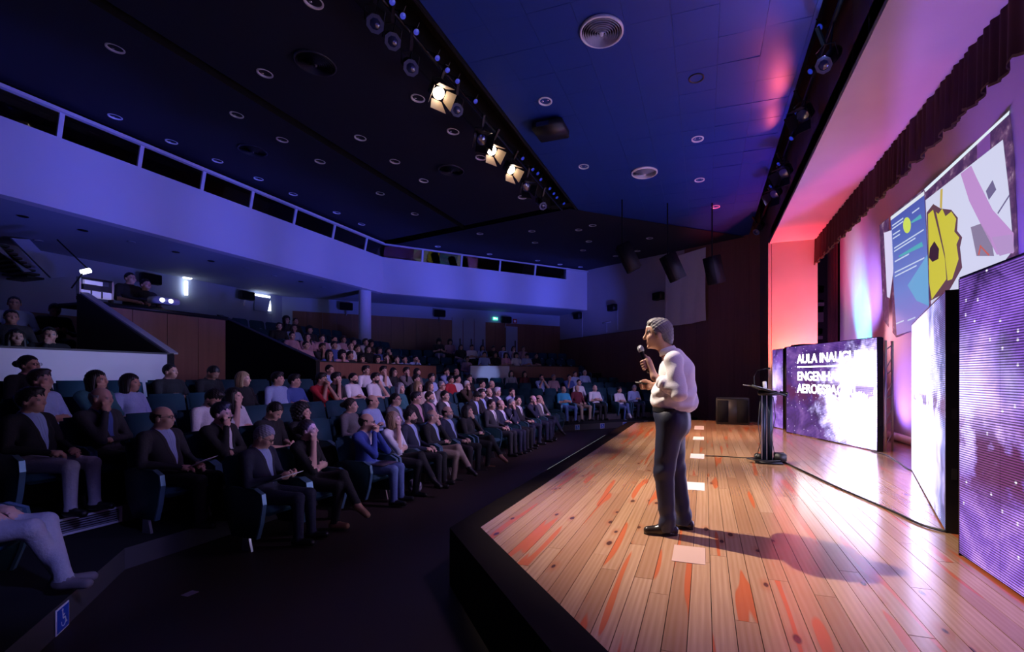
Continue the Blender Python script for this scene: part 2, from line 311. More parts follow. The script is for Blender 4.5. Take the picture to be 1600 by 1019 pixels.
# ------------------------------------------------------------------ bodies: smooth-blended fields turned into one continuous skin
class Field:
    def __init__(s, xs, ys, zs):
        s.x, s.y, s.z = [np.asarray(a, np.float32) for a in (xs, ys, zs)]
        n = (len(s.x), len(s.y), len(s.z)); s.D = np.full(n, 1.0, np.float32); s.B = np.full(n, 9.0, np.float32); s.L = np.zeros(n, np.int8)
        s.fr = None
    def _sub(s, lo, hi, mg):
        sl = []
        for ax, a, b in ((s.x, lo[0], hi[0]), (s.y, lo[1], hi[1]), (s.z, lo[2], hi[2])):
            i = np.searchsorted(ax, a - mg); j = np.searchsorted(ax, b + mg); sl.append(slice(max(0, i - 1), min(len(ax), j + 1)))
        return tuple(sl)
    def _grid(s, sl):
        X, Y, Z = s.x[sl[0]][:, None, None], s.y[sl[1]][None, :, None], s.z[sl[2]][None, None, :]
        if s.fr is None: return X, Y, Z
        R, o = s.fr; X, Y, Z = X - o[0], Y - o[1], Z - o[2]          # into the frame
        return tuple(R[0, i] * X + R[1, i] * Y + R[2, i] * Z for i in range(3))
    def _box(s, pts, r):
        if s.fr is not None:
            R, o = s.fr; pts = [R @ np.asarray(p) + o for p in pts]
        p = np.asarray(pts); return p.min(0) - r, p.max(0) + r
    def _d(s, kind, a, sl):
        X, Y, Z = s._grid(sl)
        if kind == 'cap':
            A, B, ra, rb = a; A, B = np.asarray(A, float), np.asarray(B, float); ba = B - A; q = max(1e-9, ba @ ba)
            h = np.clip(((X - A[0]) * ba[0] + (Y - A[1]) * ba[1] + (Z - A[2]) * ba[2]) / q, 0, 1)
            return np.sqrt((X - A[0] - h * ba[0]) ** 2 + (Y - A[1] - h * ba[1]) ** 2 + (Z - A[2] - h * ba[2]) ** 2) - (ra + (rb - ra) * h)
        c, r = a
        k0 = np.sqrt(((X - c[0]) / r[0]) ** 2 + ((Y - c[1]) / r[1]) ** 2 + ((Z - c[2]) / r[2]) ** 2) + 1e-6
        k1 = np.sqrt(((X - c[0]) / r[0] ** 2) ** 2 + ((Y - c[1]) / r[1] ** 2) ** 2 + ((Z - c[2]) / r[2] ** 2) ** 2) + 1e-6
        return k0 * (k0 - 1) / k1
    def _prep(s, kind, a, mg):
        if kind == 'cap': lo, hi = s._box([a[0], a[1]], max(a[2], a[3]))
        else: lo, hi = s._box([a[0]], max(a[1]))
        sl = s._sub(lo, hi, mg)
        return sl, s._d(kind, a, sl).astype(np.float32)
    def add(s, kind, a, lab=0, k=0.03):
        sl, d = s._prep(kind, a, k + 0.03)
        b = s.B[sl]; m = d < b; b[m] = d[m]; s.L[sl][m] = lab
        D = s.D[sl]; h = np.clip(0.5 + 0.5 * (D - d) / k, 0, 1)
        s.D[sl] = D * (1 - h) + d * h - k * h * (1 - h)
    def sub(s, kind, a, k=0.01):
        sl, d = s._prep(kind, a, k + 0.02)
        D = s.D[sl]; h = np.clip(0.5 - 0.5 * (D + d) / k, 0, 1)
        s.D[sl] = D * (1 - h) - d * h + k * h * (1 - h)
    def cap(s, A, B, ra, rb=None, lab=0, k=0.03): s.add('cap', (A, B, ra, ra if rb is None else rb), lab, k)
    def ell(s, c, r, lab=0, k=0.03): s.add('ell', (c, r), lab, k)
    def skin(s):
        D = s.D; ax = (s.x, s.y, s.z); ins = D < 0
        n = np.array(D.shape) - 1; acc = np.zeros((*n, 3)); cnt = np.zeros(n); edges = []
        for a in range(3):
            s0 = [slice(None)] * 3; s1 = [slice(None)] * 3; s0[a] = slice(0, -1); s1[a] = slice(1, None)
            d0, d1 = D[tuple(s0)], D[tuple(s1)]; cr = np.argwhere(ins[tuple(s0)] != ins[tuple(s1)])
            if not len(cr): continue
            v0 = d0[tuple(cr.T)]; v1 = d1[tuple(cr.T)]; t = v0 / (v0 - v1)
            P = np.stack([ax[i][cr[:, i]] for i in range(3)], 1).astype(float)
            nx = ax[a][cr[:, a] + 1]; P[:, a] += t * (nx - P[:, a])
            b, c = (a + 1) % 3, (a + 2) % 3
            for db in (0, 1):
                for dc in (0, 1):
                    ci = cr.copy(); ci[:, b] -= db; ci[:, c] -= dc
                    ok = (ci >= 0).all(1) & (ci < n).all(1)
                    np.add.at(acc, tuple(ci[ok].T), P[ok]); np.add.at(cnt, tuple(ci[ok].T), 1)
            edges.append((a, cr, v0 < 0))
        cells = np.argwhere(cnt > 0); idx = np.full(n, -1); idx[tuple(cells.T)] = np.arange(len(cells))
        V = acc[tuple(cells.T)] / cnt[tuple(cells.T)][:, None]
        Fs = []; Ls = []
        for a, cr, neg in edges:
            b, c = (a + 1) % 3, (a + 2) % 3
            ok = (cr[:, b] > 0) & (cr[:, c] > 0) & (cr[:, b] < n[b]) & (cr[:, c] < n[c]); cr = cr[ok]; neg = neg[ok]
            q = []
            for db, dc in ((1, 1), (0, 1), (0, 0), (1, 0)):
                ci = cr.copy(); ci[:, b] -= db; ci[:, c] -= dc; q.append(idx[tuple(ci.T)])
            q = np.stack(q, 1); q[~neg] = q[~neg][:, ::-1]
            Fs.append(q); Ls.append(s.L[tuple(cr.T)])
        return V, np.concatenate(Fs), np.concatenate(Ls)
def skin_mesh(name, V, Fc, L, mats):
    me = bpy.data.meshes.new(name); nf = len(Fc)
    me.vertices.add(len(V)); me.vertices.foreach_set('co', V.astype(np.float32).ravel())
    me.loops.add(nf * 4); me.loops.foreach_set('vertex_index', Fc.astype(np.int32).ravel())
    me.polygons.add(nf); me.polygons.foreach_set('loop_start', np.arange(0, nf * 4, 4, dtype=np.int32))
    for m in mats: me.materials.append(m)
    me.polygons.foreach_set('material_index', L.astype(np.int32)); me.polygons.foreach_set('use_smooth', np.ones(nf, bool))
    me.update(calc_edges=True); me.validate()
    return me
def spaced(segs):                                # [(start, stop, step), ...] joined into one axis
    out = []
    for a, b, d in segs: out += list(np.arange(a, b - 1e-6, d))
    return out + [segs[-1][1]]
def euler_R(yaw, pitch, roll=0.0):               # pitch > 0 looks down
    return np.array(Matrix.Rotation(yaw, 3, 'Z') @ Matrix.Rotation(pitch, 3, 'Y') @ Matrix.Rotation(roll, 3, 'X'))

# ================================================================== THE SETTING
# ---- stage: boards laid along Y, each one a piece of the floor
def clip(poly, a, b, c):                          # keep a*x + b*y >= c
    out = []
    for i, p in enumerate(poly):
        q = poly[(i + 1) % len(poly)]; dp = a * p[0] + b * p[1] - c; dq = a * q[0] + b * q[1] - c
        if dp >= 0: out.append(p)
        if (dp >= 0) != (dq >= 0):
            t = dp / (dp - dq); out.append((p[0] + (q[0] - p[0]) * t, p[1] + (q[1] - p[1]) * t))
    return out
stage_poly = [(-2.10, 3.46), (0.92, 0.44), (3.95, 0.44), (3.95, 14.3), (-0.60, 14.3), (-2.10, 12.98)]
mb = MB(); mb.prism([(x, y, -0.5) for x, y in stage_poly], (0, 0, 0.462))
stage = struct(mb, 'floor', M_BORDER)
tag(stage, 'raised stage of pine boards with a dark stained edge', 'stage')
rnd = random.Random(3); wdt = 0.118; x = -1.85
while x < 3.9:
    y = 0.5 - rnd.random() * 2.0
    while y < 14.2:
        L = rnd.uniform(2.2, 4.6); p = [(x, y), (x + wdt - 0.004, y), (x + wdt - 0.004, y + L - 0.004), (x, y + L - 0.004)]
        for a, b, c in ((1, 1, 1.7), (1, -1, -14.71), (0, -1, -14.2), (0, 1, 0.6), (-1, 0, -3.85)): p = clip(p, a, b, c) if p else p
        y += L
        if len(p) < 3: continue
        zt = rnd.uniform(-0.0012, 0.0)
        mb = MB(); mb.prism([(q[0], q[1], -0.036) for q in p], (0, 0, 0.036 + zt)); build(mb, 'plank', M_STAGE, stage)
    x += wdt
for nm, poly in (('edge_board', [(-2.10, 3.46), (-2.10, 12.98), (-1.853, 12.86), (-1.853, 3.555)]), ('edge_board', [(-2.10, 3.46), (-1.853, 3.555), (1.096, 0.6), (0.92, 0.44)]),
                 ('edge_board', [(-2.10, 12.98), (-0.60, 14.3), (-0.51, 14.2), (-1.853, 12.86)])):
    mb = MB(); mb.prism([(a, b, -0.04) for a, b in poly], (0, 0, 0.04)); build(mb, nm, M_BORDER, stage)
mb = MB(); mb.box((-2.125, 6.1, -0.036), (-2.105, 10.1, -0.014))
tag(build(mb, 'edge_light_strip', mat('strip_lit', (1, 1, 1), 0.4, emit=(0.85, 0.88, 1.0), es=0.8)), 'thin white light strip along the front stage edge', 'light strip')
for k, (x0, x1, y0, y1) in enumerate(((1085, 1100, 671, 666), (1083, 1100, 687, 683), (1078.5, 1100.5, 716, 710), (1070, 1101, 765, 755), (1051, 1102, 877, 857))):
    a = on_z((x0 + x1) / 2, (y0 + y1) / 2, 0); xa = on_z(x0, (y0 + y1) / 2, 0).x; xb = on_z(x1, (y0 + y1) / 2, 0).x; ya = on_z(x0, y0, 0).y; yb = on_z(x1, y1, 0).y
    mb = MB(); mb.box((xa, min(ya, yb), 0.0), (xb, max(ya, yb), 0.003))
    if k < 4: lab = ('farthest pale tape strip on the stage boards', 'second farthest pale tape strip on the stage boards', 'pale tape strip where the black cable ends on stage', 'pale tape strip just beyond the speaker on stage')[k]
    else: lab = 'flush pale floor hatch cover by the speaker\'s feet'
    t_ = build(mb, 'floor_tape' if k < 4 else 'floor_hatch', M_TAPE if k < 4 else mat('hatch_wood', (0.55, 0.36, 0.28), 0.5)); tag(t_, lab, 'tape' if k < 4 else 'hatch cover', 'markers on the stage floor')

# ---- hall floor and raked tiers.  d = distance behind the first riser; the rows bend 45 degrees at both wings
XN, YF, YN = -5.16, 13.6, 2.8
def corner(d, far=True):
    return (XN - d, YF + 0.414 * d) if far else (XN - d, YN - 0.414 * d)
S2 = math.sqrt(0.5)
def band(d0, d1, z0, z1, wing=(9.0, 7.0), yr=None, mrise=0):
    """one tier: top surface between the offsets d0..d1 at height z1 and its riser from z0"""
    mb = MB(); cf0, cf1, cn0, cn1 = corner(d0), corner(d1), corner(d0, False), corner(d1, False)
    ef0 = (cf0[0] + S2 * wing[0], cf0[1] + S2 * wing[0]); ef1 = (cf1[0] + S2 * wing[0], cf1[1] + S2 * wing[0])
    en0 = (cn0[0] + S2 * wing[1], cn0[1] - S2 * wing[1]); en1 = (cn1[0] + S2 * wing[1], cn1[1] - S2 * wing[1])
    front = [en0, cn0, cf0, ef0]; back = [en1, cn1, cf1, ef1]
    if yr: front = [(cf0[0], yr[0]), (cf0[0], yr[1])] if yr[1] < cf0[1] else [(cf0[0], yr[0]), cf0, ef0]; back = [(cf1[0], yr[0]), (cf1[0], yr[1])] if len(front) == 2 else [(cf1[0], yr[0]), cf1, ef1]
    for i in range(len(front) - 1):
        a, b, c, d_ = front[i], front[i + 1], back[i + 1], back[i]
        mb.add([(*a, z1), (*b, z1), (*c, z1), (*d_, z1)], [(0, 1, 2, 3)], 1)
        mb.add([(*a, z0), (*b, z0), (*b, z1), (*a, z1)], [(0, 1, 2, 3)], 0)
    return mb
mb = MB(); mb.add([(-16, -9, -0.5), (5, -9, -0.5), (5, 30, -0.5), (-16, 30, -0.5)], [(0, 1, 2, 3)])
struct(mb, 'floor', M_HALLFLOOR)
DR = [0.0, 0.95, 1.90, 2.85, 3.80, 4.10]
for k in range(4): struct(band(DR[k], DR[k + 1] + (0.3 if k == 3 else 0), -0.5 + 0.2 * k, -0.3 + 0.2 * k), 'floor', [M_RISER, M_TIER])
DU = [4.14, 5.2, 6.15, 7.1, 8.05, 9.0, 12.9]
for k in range(6):
    z0, z1 = (0.1 if k == 0 else 0.39 + 0.36 * k), 0.75 + 0.36 * k
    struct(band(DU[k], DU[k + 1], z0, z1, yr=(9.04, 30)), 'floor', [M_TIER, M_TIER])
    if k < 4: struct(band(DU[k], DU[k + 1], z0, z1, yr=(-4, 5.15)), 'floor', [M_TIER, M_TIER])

# ---- ceilings
def z_c(X): return 6.2 + 0.1 * (-X - 4.3)
def z_w(X, Y): return 6.2 + 0.085 * (-S2 * (X + 3.9) + S2 * (Y - 12.6))
def on_c(x, y):
    r = ray(x, y); t = (6.2 - 0.43 - EYE) / (r[2] + 0.1 * r[0]); return Vector((r[0] * t, r[1] * t, EYE + r[2] * t))
def on_w(x, y):
    r = ray(x, y); a = 0.085 * S2; t = (6.2 + a * (-3.9) - a * 12.6 - EYE) / (r[2] + a * r[0] - a * r[1]); return Vector((r[0] * t, r[1] * t, EYE + r[2] * t))
mb = MB()
J = Vector((-8.1, 14.2)); B_ = Vector((-18, 18.3)); S1 = Vector((-4.3, 12.62))
def zc(p): return (p[0], p[1], z_c(p[0]))
def zw(p): return (p[0], p[1], z_w(p[0], p[1]))
g = 0.14
mb.add([zc((-4.3, -5)), zc((-4.3, 12.5)), zc((-8.1 + g, 14.1)), zc((-8.1 + g, -5))], [(0, 1, 2, 3)])
mb.add([zc((-8.1 - g, -5)), zc((-8.1 - g, 14.15)), zc((-18, 18.2)), zc((-18, -5))], [(0, 1, 2, 3)])
mb.add([zw((-3.75, 12.75)), zw((-8.1, 14.5)), zw((-18, 18.6)), zw((-13, 30)), zw((-4, 22)), zw((1.75, 17.4))], [(0, 1, 2, 3, 4, 5)])
# the recessed dark grooves between the ceiling planes
mb.add([(-8.1 + g, -5, z_c(-8.1) + 0.35), (-8.1 + g, 14.5, z_c(-8.1) + 0.35), (-8.1 - g, 14.5, z_c(-8.1) + 0.35), (-8.1 - g, -5, z_c(-8.1) + 0.35)], [(0, 1, 2, 3)], 1)
mb.add([(-8.1 - g, -5, z_c(-8.1 - g)), (-8.1 - g, 14.5, z_c(-8.1 - g)), (-8.1 - g, 14.5, z_c(-8.1) + 0.35), (-8.1 - g, -5, z_c(-8.1) + 0.35)], [(0, 1, 2, 3)], 1)
mb.add([(-4.3, 12.4, 6.6), (-18, 18.1, 7.95), (-18, 18.8, 7.95), (-3.7, 12.9, 6.6)], [(0, 1, 2, 3)], 1)
struct(mb, 'ceiling', [M_ACEIL, M_VOID])
sceil = struct(MB().box((-3.6, -3, 6.45), (1.45, 17, 6.5)), 'ceiling', M_VOID)
rnd = random.Random(5)
mb0 = {}
for i in range(9):
    for j in range(31):
        x0, y0 = 0.81 - 0.62 + 0.62 * (2 - i), -1.72 + 0.62 * j
        p = [(x0, y0), (x0 + 0.617, y0), (x0 + 0.617, y0 + 0.617), (x0, y0 + 0.617)]
        p = clip(clip(clip(p, 1, 0, -3.58), -1, 0, -1.42), 1, -1, -16.45)
        if len(p) < 3: continue
        cx, cy = x0 + 0.31, y0 + 0.31; edge = 1.0 if x0 > 0.1 else 0.25
        ta, tb, dz = rnd.uniform(-0.012, 0.012) * edge, rnd.uniform(-0.02, 0.02) * edge, rnd.uniform(0, 0.004) * edge
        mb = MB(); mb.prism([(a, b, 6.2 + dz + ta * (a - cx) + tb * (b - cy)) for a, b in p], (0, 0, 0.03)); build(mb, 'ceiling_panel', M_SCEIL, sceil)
mb = MB(); mb.box((1.40, -3, 6.19), (1.46, 17, 6.46)); build(mb, 'edge_trim', M_SCEIL, sceil)
# dark lighting slot between stage ceiling and hall ceiling
mb = MB(); mb.box((-4.34, -5, 7.0), (-3.56, 12.9, 7.05)); mb.box((-4.34, -5, 6.2), (-4.30, 12.6, 7.0)); mb.box((-3.60, -5, 6.19), (-3.56, 12.9, 7.0)); mb.box((-4.34, 12.6, 6.3), (-3.56, 12.9, 7.0))
struct(mb, 'ceiling', M_VOID)

# ---- proscenium
mb = MB(); mb.box((1.77, -3, 5.05), (2.93, 14.0, 5.45)); pros = struct(mb, 'wall_proscenium', M_PROSC)
mb = MB(); mb.box((1.79, 14.0, -0.5), (2.93, 14.6, 5.06)); build(mb, 'pillar', M_PROSC, pros)
mb = MB(); mb.box((1.70, 14.0, -0.5), (1.78, 14.06, 5.06)); mb.box((1.73, -3, 5.03), (1.80, 14.04, 5.10)); build(mb, 'corner_bead', M_PROSC, pros)
rnd = random.Random(9); y = -3.0
while y < 16.7:
    y2 = min(16.75, y + 0.6); z0 = 5.10 if y < 13.6 else -0.5
    if y < 14.0 < y2: y2 = 14.06; z0 = 5.10
    mb = MB(); mb.box((1.77, y, z0), (1.80, y2 - 0.006, 7.2)); build(mb, 'wood_panel', M_WOODD, pros); y = y2
mb = MB(); mb.box((1.45, -3, 7.0), (1.8, 17, 7.05)); build(mb, 'slot_cover', M_VOID, pros)
# ---- backdrop, backstage
mb = MB()
nx = 60
for i in range(nx):
    ya, yb = 0.5 + 14.9 * i / nx, 0.5 + 14.9 * (i + 1) / nx
    fa, fb = [3.8 + 0.012 * math.sin(q * 2.1) + 0.008 * math.sin(q * 5.3) for q in (ya, yb)]
    mb.add([(fa, ya, 0.02), (fb, yb, 0.02), (fb, yb, 6.3), (fa, ya, 6.3)], [(0, 1, 2, 3)])
bd = struct(mb, 'wall_backdrop', M_BACKDROP, smooth=True)
mb = MB(); mb.tube([(3.70, 1.0, 0.085), (3.70, 15.2, 0.085)], 0.075, 14); tag(build(mb, 'screen_roller', M_WHITE, smooth=True), 'long pale roller tube lying at the foot of the backdrop', 'roller')
mb = MB(); mb.box((2.9, 16.9, -0.5), (6.5, 17.0, 6.5)); mb.box((6.4, 0, -0.5), (6.5, 17, 6.5)); struct(mb, 'wall_backstage', M_VOID)
mb = MB()
for i in range(24):
    t0, t1 = i / 24, (i + 1) / 24
    P = [(3.50 + 0.26 * t, 15.45 + 0.03 * math.sin(t * 24)) for t in (t0, t1)]
    mb.add([(*P[0], 0.02), (*P[1], 0.02), (*P[1], 5.6), (*P[0], 5.6)], [(0, 1, 2, 3)])
tag(build(mb, 'leg_curtain', M_CURTAIN, smooth=True), 'narrow dark red wing curtain hanging beside the backdrop', 'curtain')
for k, (z, c) in enumerate(((3.55, 0.10), (3.05, 0.06), (2.5, 0.08))):
    mb = MB(); mb.box((2.96, 16.3 + 0.1 * k, z), (3.6, 16.4 + 0.1 * k, z + (0.10 if k != 1 else 0.3))); mb.box((3.1, 16.32 + 0.1 * k, 0), (3.14, 16.36 + 0.1 * k, z))
    tag(build(mb, 'backstage_rail', mat('backstage_grey%d' % k, (c, c, c * 0.9), 0.6)), ('upper grey rail backstage behind the pink pillar', 'middle deep grey rail backstage behind the pillar', 'lower grey rail backstage behind the pillar')[k], 'rail')

# ---- far side wall: wood below, plaster above
W0 = Vector((1.77, 16.70)); WD = Vector((-0.743, 0.669)); WN = Vector((-0.669, -0.743))    # WN points into the hall
def wall_pt(t, off=0.0): return (W0.x + WD.x * t + WN.x * off, W0.y + WD.y * t + WN.y * off)
def wbox(t0, t1, z0, z1, o0, o1):
    mb = MB(); a, b, c, d_ = wall_pt(t0, o0), wall_pt(t1, o0), wall_pt(t1, o1), wall_pt(t0, o1)
    mb.prism([(*a, z0), (*b, z0), (*c, z0), (*d_, z0)], (0, 0, z1 - z0)); return mb
wside = struct(wbox(-0.2, 19, 3.40, 8.2, -0.2, 0.0), 'wall_far_side', M_SIDEW)
t = -0.2; rnd = random.Random(4)
while t < 19:
    build(wbox(t, t + 0.594, -0.5, 3.40, -0.1, 0.035), 'wood_panel', M_WOODW, wside); t += 0.6
# right part of the wall is wood up to the ceiling
t = -0.2
while t < 3.0:
    build(wbox(t, t + 0.594, 3.402, 7.0, -0.05, 0.03), 'wood_panel', M_WOODW, wside); t += 0.6
build(wbox(3.4, 19, 3.40, 3.44, 0.0, 0.045), 'cap_rail', M_WOODD, wside)

# ---- walls under and behind the balcony
mb = MB(); mb.box((-18.0, -6, 0), (-17.9, 15.6, 8.2)); bw = struct(mb, 'wall_back', M_BACKW)
mb = MB(); mb.box((-17.9, -6, 0), (-17.86, 13.0, 3.1)); build(mb, 'wood_dado', M_WOODD, bw)
C0 = Vector((-17.9, 15.5)); CD = Vector((0.694, 0.720)); CN = Vector((0.720, -0.694))
def bw_pt(t, off=0.0): return (C0.x + CD.x * t + CN.x * off, C0.y + CD.y * t + CN.y * off)
def bbox_(t0, t1, z0, z1, o0, o1):
    mb = MB(); a, b, c, d_ = bw_pt(t0, o0), bw_pt(t1, o0), bw_pt(t1, o1), bw_pt(t0, o1)
    mb.prism([(*a, z0), (*b, z0), (*c, z0), (*d_, z0)], (0, 0, z1 - z0)); return mb
bw2 = struct(bbox_(-0.2, 17, 0, 8.2, -0.15, 0.0), 'wall_back_wing', M_BACKW)
t = 0.4
while t < 16.5:
    build(bbox_(t, t + 0.594, 0.5, 4.25, 0.0, 0.03), 'wood_panel', M_WOODW, bw2); t += 0.6
for k, (xa, xb, yt) in enumerate(((706, 722.5, 496), (723.5, 740, 498), (741, 758, 499), (790, 808, 510))):
    A, Bp = on_p(xa, yt, C0, CN), on_p(xb, yt, C0, CN); ta = (Vector(A[:2]) - C0).dot(CD); tb = (Vector(Bp[:2]) - C0).dot(CD)
    d = struct(bbox_(ta, tb, 1.8, A.z, 0.0, 0.06), 'door_%d' % (k + 1), M_BACKW)
    build(bbox_(tb - 0.18, tb - 0.12, 2.9, 3.3, 0.06, 0.10), 'door_handle', M_BLACK, d)

# ---- balcony
XB, ZB0, ZB1 = -13.0, 4.85, 6.37
Cc = Vector((XB, 16.1)); Ee = Vector((-5.98, 23.70)); BD = (Ee - Cc).normalized(); BNv = Vector((BD.y, -BD.x)); LB = (Ee - Cc).length
balc = empty('balcony', (XB, 8.2, ZB0)); tag(balc, 'long pale balcony front with glass balustrade wrapping the hall', 'balcony', kind='structure')
def bchild(mb, nm, m, **k):
    o = build(mb, nm, m, None, **k); o.parent = balc; o.matrix_parent_inverse = Matrix.Translation((-XB, -8.2, -ZB0)); return o
mb = MB(); mb.prism([(XB, -5, ZB0), (XB, 16.1, ZB0), (XB - 0.3, 16.22, ZB0), (XB - 0.3, -5, ZB0)], (0, 0, ZB1 - ZB0)); bchild(mb, 'fascia', M_FASCIA)
mb = MB(); q = [Cc, Ee, Ee - BNv * 0.3, Cc - BNv * 0.3]; mb.prism([(*p, ZB0) for p in q], (0, 0, ZB1 - ZB0)); bchild(mb, 'fascia', M_FASCIA)
tE = (Vector(on_p(885, 436, Cc, BNv)[:2]) - Cc).dot(BD)
mb = MB(); q = [Cc + BD * tE, Ee, Ee - BNv * 0.3, Cc + BD * tE - BNv * 0.3]; mb.prism([(*p, ZB1) for p in q], (0, 0, 0.60)); bchild(mb, 'end_parapet', M_FASCIA)
mb = MB(); mb.add([(XB - 0.02, -5, ZB0 + 0.02), (XB - 0.02, 16.1, ZB0 + 0.02), (-17.95, 15.5, ZB0 + 0.02), (-17.95, -5, ZB0 + 0.02)], [(0, 1, 2, 3)])
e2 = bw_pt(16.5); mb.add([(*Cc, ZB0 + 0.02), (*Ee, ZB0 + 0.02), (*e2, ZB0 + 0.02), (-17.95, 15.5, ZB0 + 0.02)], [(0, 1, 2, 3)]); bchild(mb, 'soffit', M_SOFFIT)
mb = MB(); mb.add([(-13.3, -5, 5.6), (-13.3, 16.2, 5.6), (-17.9, 15.5, 6.4), (-17.9, -5, 6.4)], [(0, 1, 2, 3)]); q = Cc - BNv * 0.3; q2 = Ee - BNv * 0.3; mb.add([(*q, 5.6), (*q2, 5.6), (*e2, 6.4), (-17.9, 15.5, 6.4)], [(0, 1, 2, 3)]); bchild(mb, 'balcony_floor', M_VOID)
mb = MB(); mb.add([(-17.8, -5, 6.3), (-17.8, 15.5, 6.3), (-17.8, 15.5, 8.2), (-17.8, -5, 8.2)], [(0, 1, 2, 3)]); a, b = bw_pt(0, 0.1), bw_pt(16.5, 0.1); mb.add([(*a, 6.3), (*b, 6.3), (*b, 8.2), (*a, 8.2)], [(0, 1, 2, 3)]); bchild(mb, 'rear_lining', M_VOID)
posts = [2.9, 4.4, 5.92, 7.36, 8.8, 10.2, 11.72, 13.39, 15.06]
def glass_run(P, Q, nrm, first=True):
    P, Q = Vector(P), Vector(Q); n = Vector(nrm) * 0.012
    mb = MB(); mb.prism([(*P, ZB1 + 0.01), (*Q, ZB1 + 0.01), (*(Q + Vector(nrm) * 0.11), ZB1 + 0.50), (*(P + Vector(nrm) * 0.11), ZB1 + 0.50)], (n.x, n.y, 0)); bchild(mb, 'glass_pane', M_GLASS)
def post(P, nrm, d):
    P = Vector(P); nrm = Vector(nrm); d = Vector(d) * 0.04; mb = MB(); t_ = P + nrm * 0.12
    mb.prism([(*(P - d), ZB1), (*(P + d), ZB1), (*(t_ + d), ZB1 + 0.52), (*(t_ - d), ZB1 + 0.52)], (nrm.x * 0.05, nrm.y * 0.05, 0)); bchild(mb, 'post', M_FASCIA)
for a, b in zip(posts[:-1], posts[1:]): glass_run((XB - 0.06, a + 0.05), (XB - 0.06, b - 0.05), (1, 0))
for a in posts: post((XB - 0.07, a), (1, 0), (0, 1))
glass_run((XB - 0.06, 15.1), (XB - 0.06, 16.1), (1, 0))
wp = [(Vector(on_p(xp, 420, Cc, BNv)[:2]) - Cc).dot(BD) for xp in (660, 721, 781, 836)]
ends = [0.0] + wp + [tE]
for a, b in zip(ends[:-1], ends[1:]): glass_run(Cc + BD * (a + 0.05) - BNv * 0.06, Cc + BD * (b - 0.05) - BNv * 0.06, BNv)
for a in wp: post(Cc + BD * a - BNv * 0.07, BNv, BD)
mb = MB(); mb.prism([(XB + 0.03, -5, ZB1 + 0.50), (XB + 0.03, 16.1, ZB1 + 0.50), (XB + 0.17, 16.0, ZB1 + 0.50), (XB + 0.17, -5, ZB1 + 0.50)], (0, 0, 0.07)); bchild(mb, 'handrail', M_FASCIA)
q = [Cc + BNv * 0.03, Ee + BNv * 0.03, Ee + BNv * 0.13, Cc + BNv * 0.15]; mb = MB(); mb.prism([(*p, ZB1 + 0.50) for p in q], (0, 0, 0.055)); bchild(mb, 'handrail', M_FASCIA)
mb = MB(); mb.lathe([(0.24, 0.0), (0.24, 4.9)], 28); col_ = struct(mb, 'column', M_FASCIA, loc=(-13.45, 15.55, 0), smooth=True); tag(col_, 'round pale column carrying the balcony corner', 'column')

# ---- parapets of the upper tier
def parapet(name, poly, z0, z1, m, cap, label):
    mb = MB(); mb.prism([(*p, z0) for p in poly], (0, 0, z1 - z0)); o = build(mb, name, m); tag(o, label, 'parapet')
    c = sum((Vector(p) for p in poly), Vector((0, 0))) / len(poly)
    mb = MB(); mb.prism([(*(c + (Vector(p) - c) * 1.004 + (Vector(p) - c).normalized() * 0.015), z1) for p in poly], (0, 0, 0.03)); build(mb, 'cap', cap, o); return o
parapet('tier_parapet', [(-9.2, -3), (-9.2, 5.70), (-9.32, 5.70), (-9.32, -3)], 0.1, 1.70, M_PARGLARE, M_BLACK, 'long pale parapet behind the near rows, stage glare put in its colour')
cfar = (XN - 4.04, 14.25)
parapet('tier_parapet', [(-9.2, 9.04), cfar, (-9.32, 14.25), (-9.32, 9.04)], 0.1, 1.67, M_WOODW, M_BLACK, 'brown wooden parapet behind the middle of the central rows')
WR = Vector((-4.05, 14.7)); WDr = Vector((S2, S2)); WNb = Vector((-S2, S2))         # far wing: riser line, direction along the rows, direction backwards
def wing_pt(t, d): p = WR + WDr * t + WNb * d; return (p.x, p.y)
DP = 5.1
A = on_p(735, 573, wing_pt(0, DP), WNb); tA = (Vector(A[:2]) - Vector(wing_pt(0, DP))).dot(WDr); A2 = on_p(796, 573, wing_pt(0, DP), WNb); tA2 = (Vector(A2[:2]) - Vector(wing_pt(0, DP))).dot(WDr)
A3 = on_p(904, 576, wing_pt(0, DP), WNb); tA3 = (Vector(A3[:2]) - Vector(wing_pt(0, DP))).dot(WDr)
parapet('tier_parapet', [wing_pt(tA, DP), wing_pt(tA2, DP), wing_pt(tA2, DP + 0.12), wing_pt(tA, DP + 0.12)], 0.1, 1.74, M_PARGLARE, M_BLACK, 'parapet end of the far block, stage glare put in its pale colour')
parapet('tier_parapet', [wing_pt(tA2, DP), wing_pt(tA3, DP), wing_pt(tA3, DP + 0.12), wing_pt(tA2, DP + 0.12)], 0.1, 1.74, M_WOODW, M_BLACK, 'brown wooden parapet behind the far angled rows')
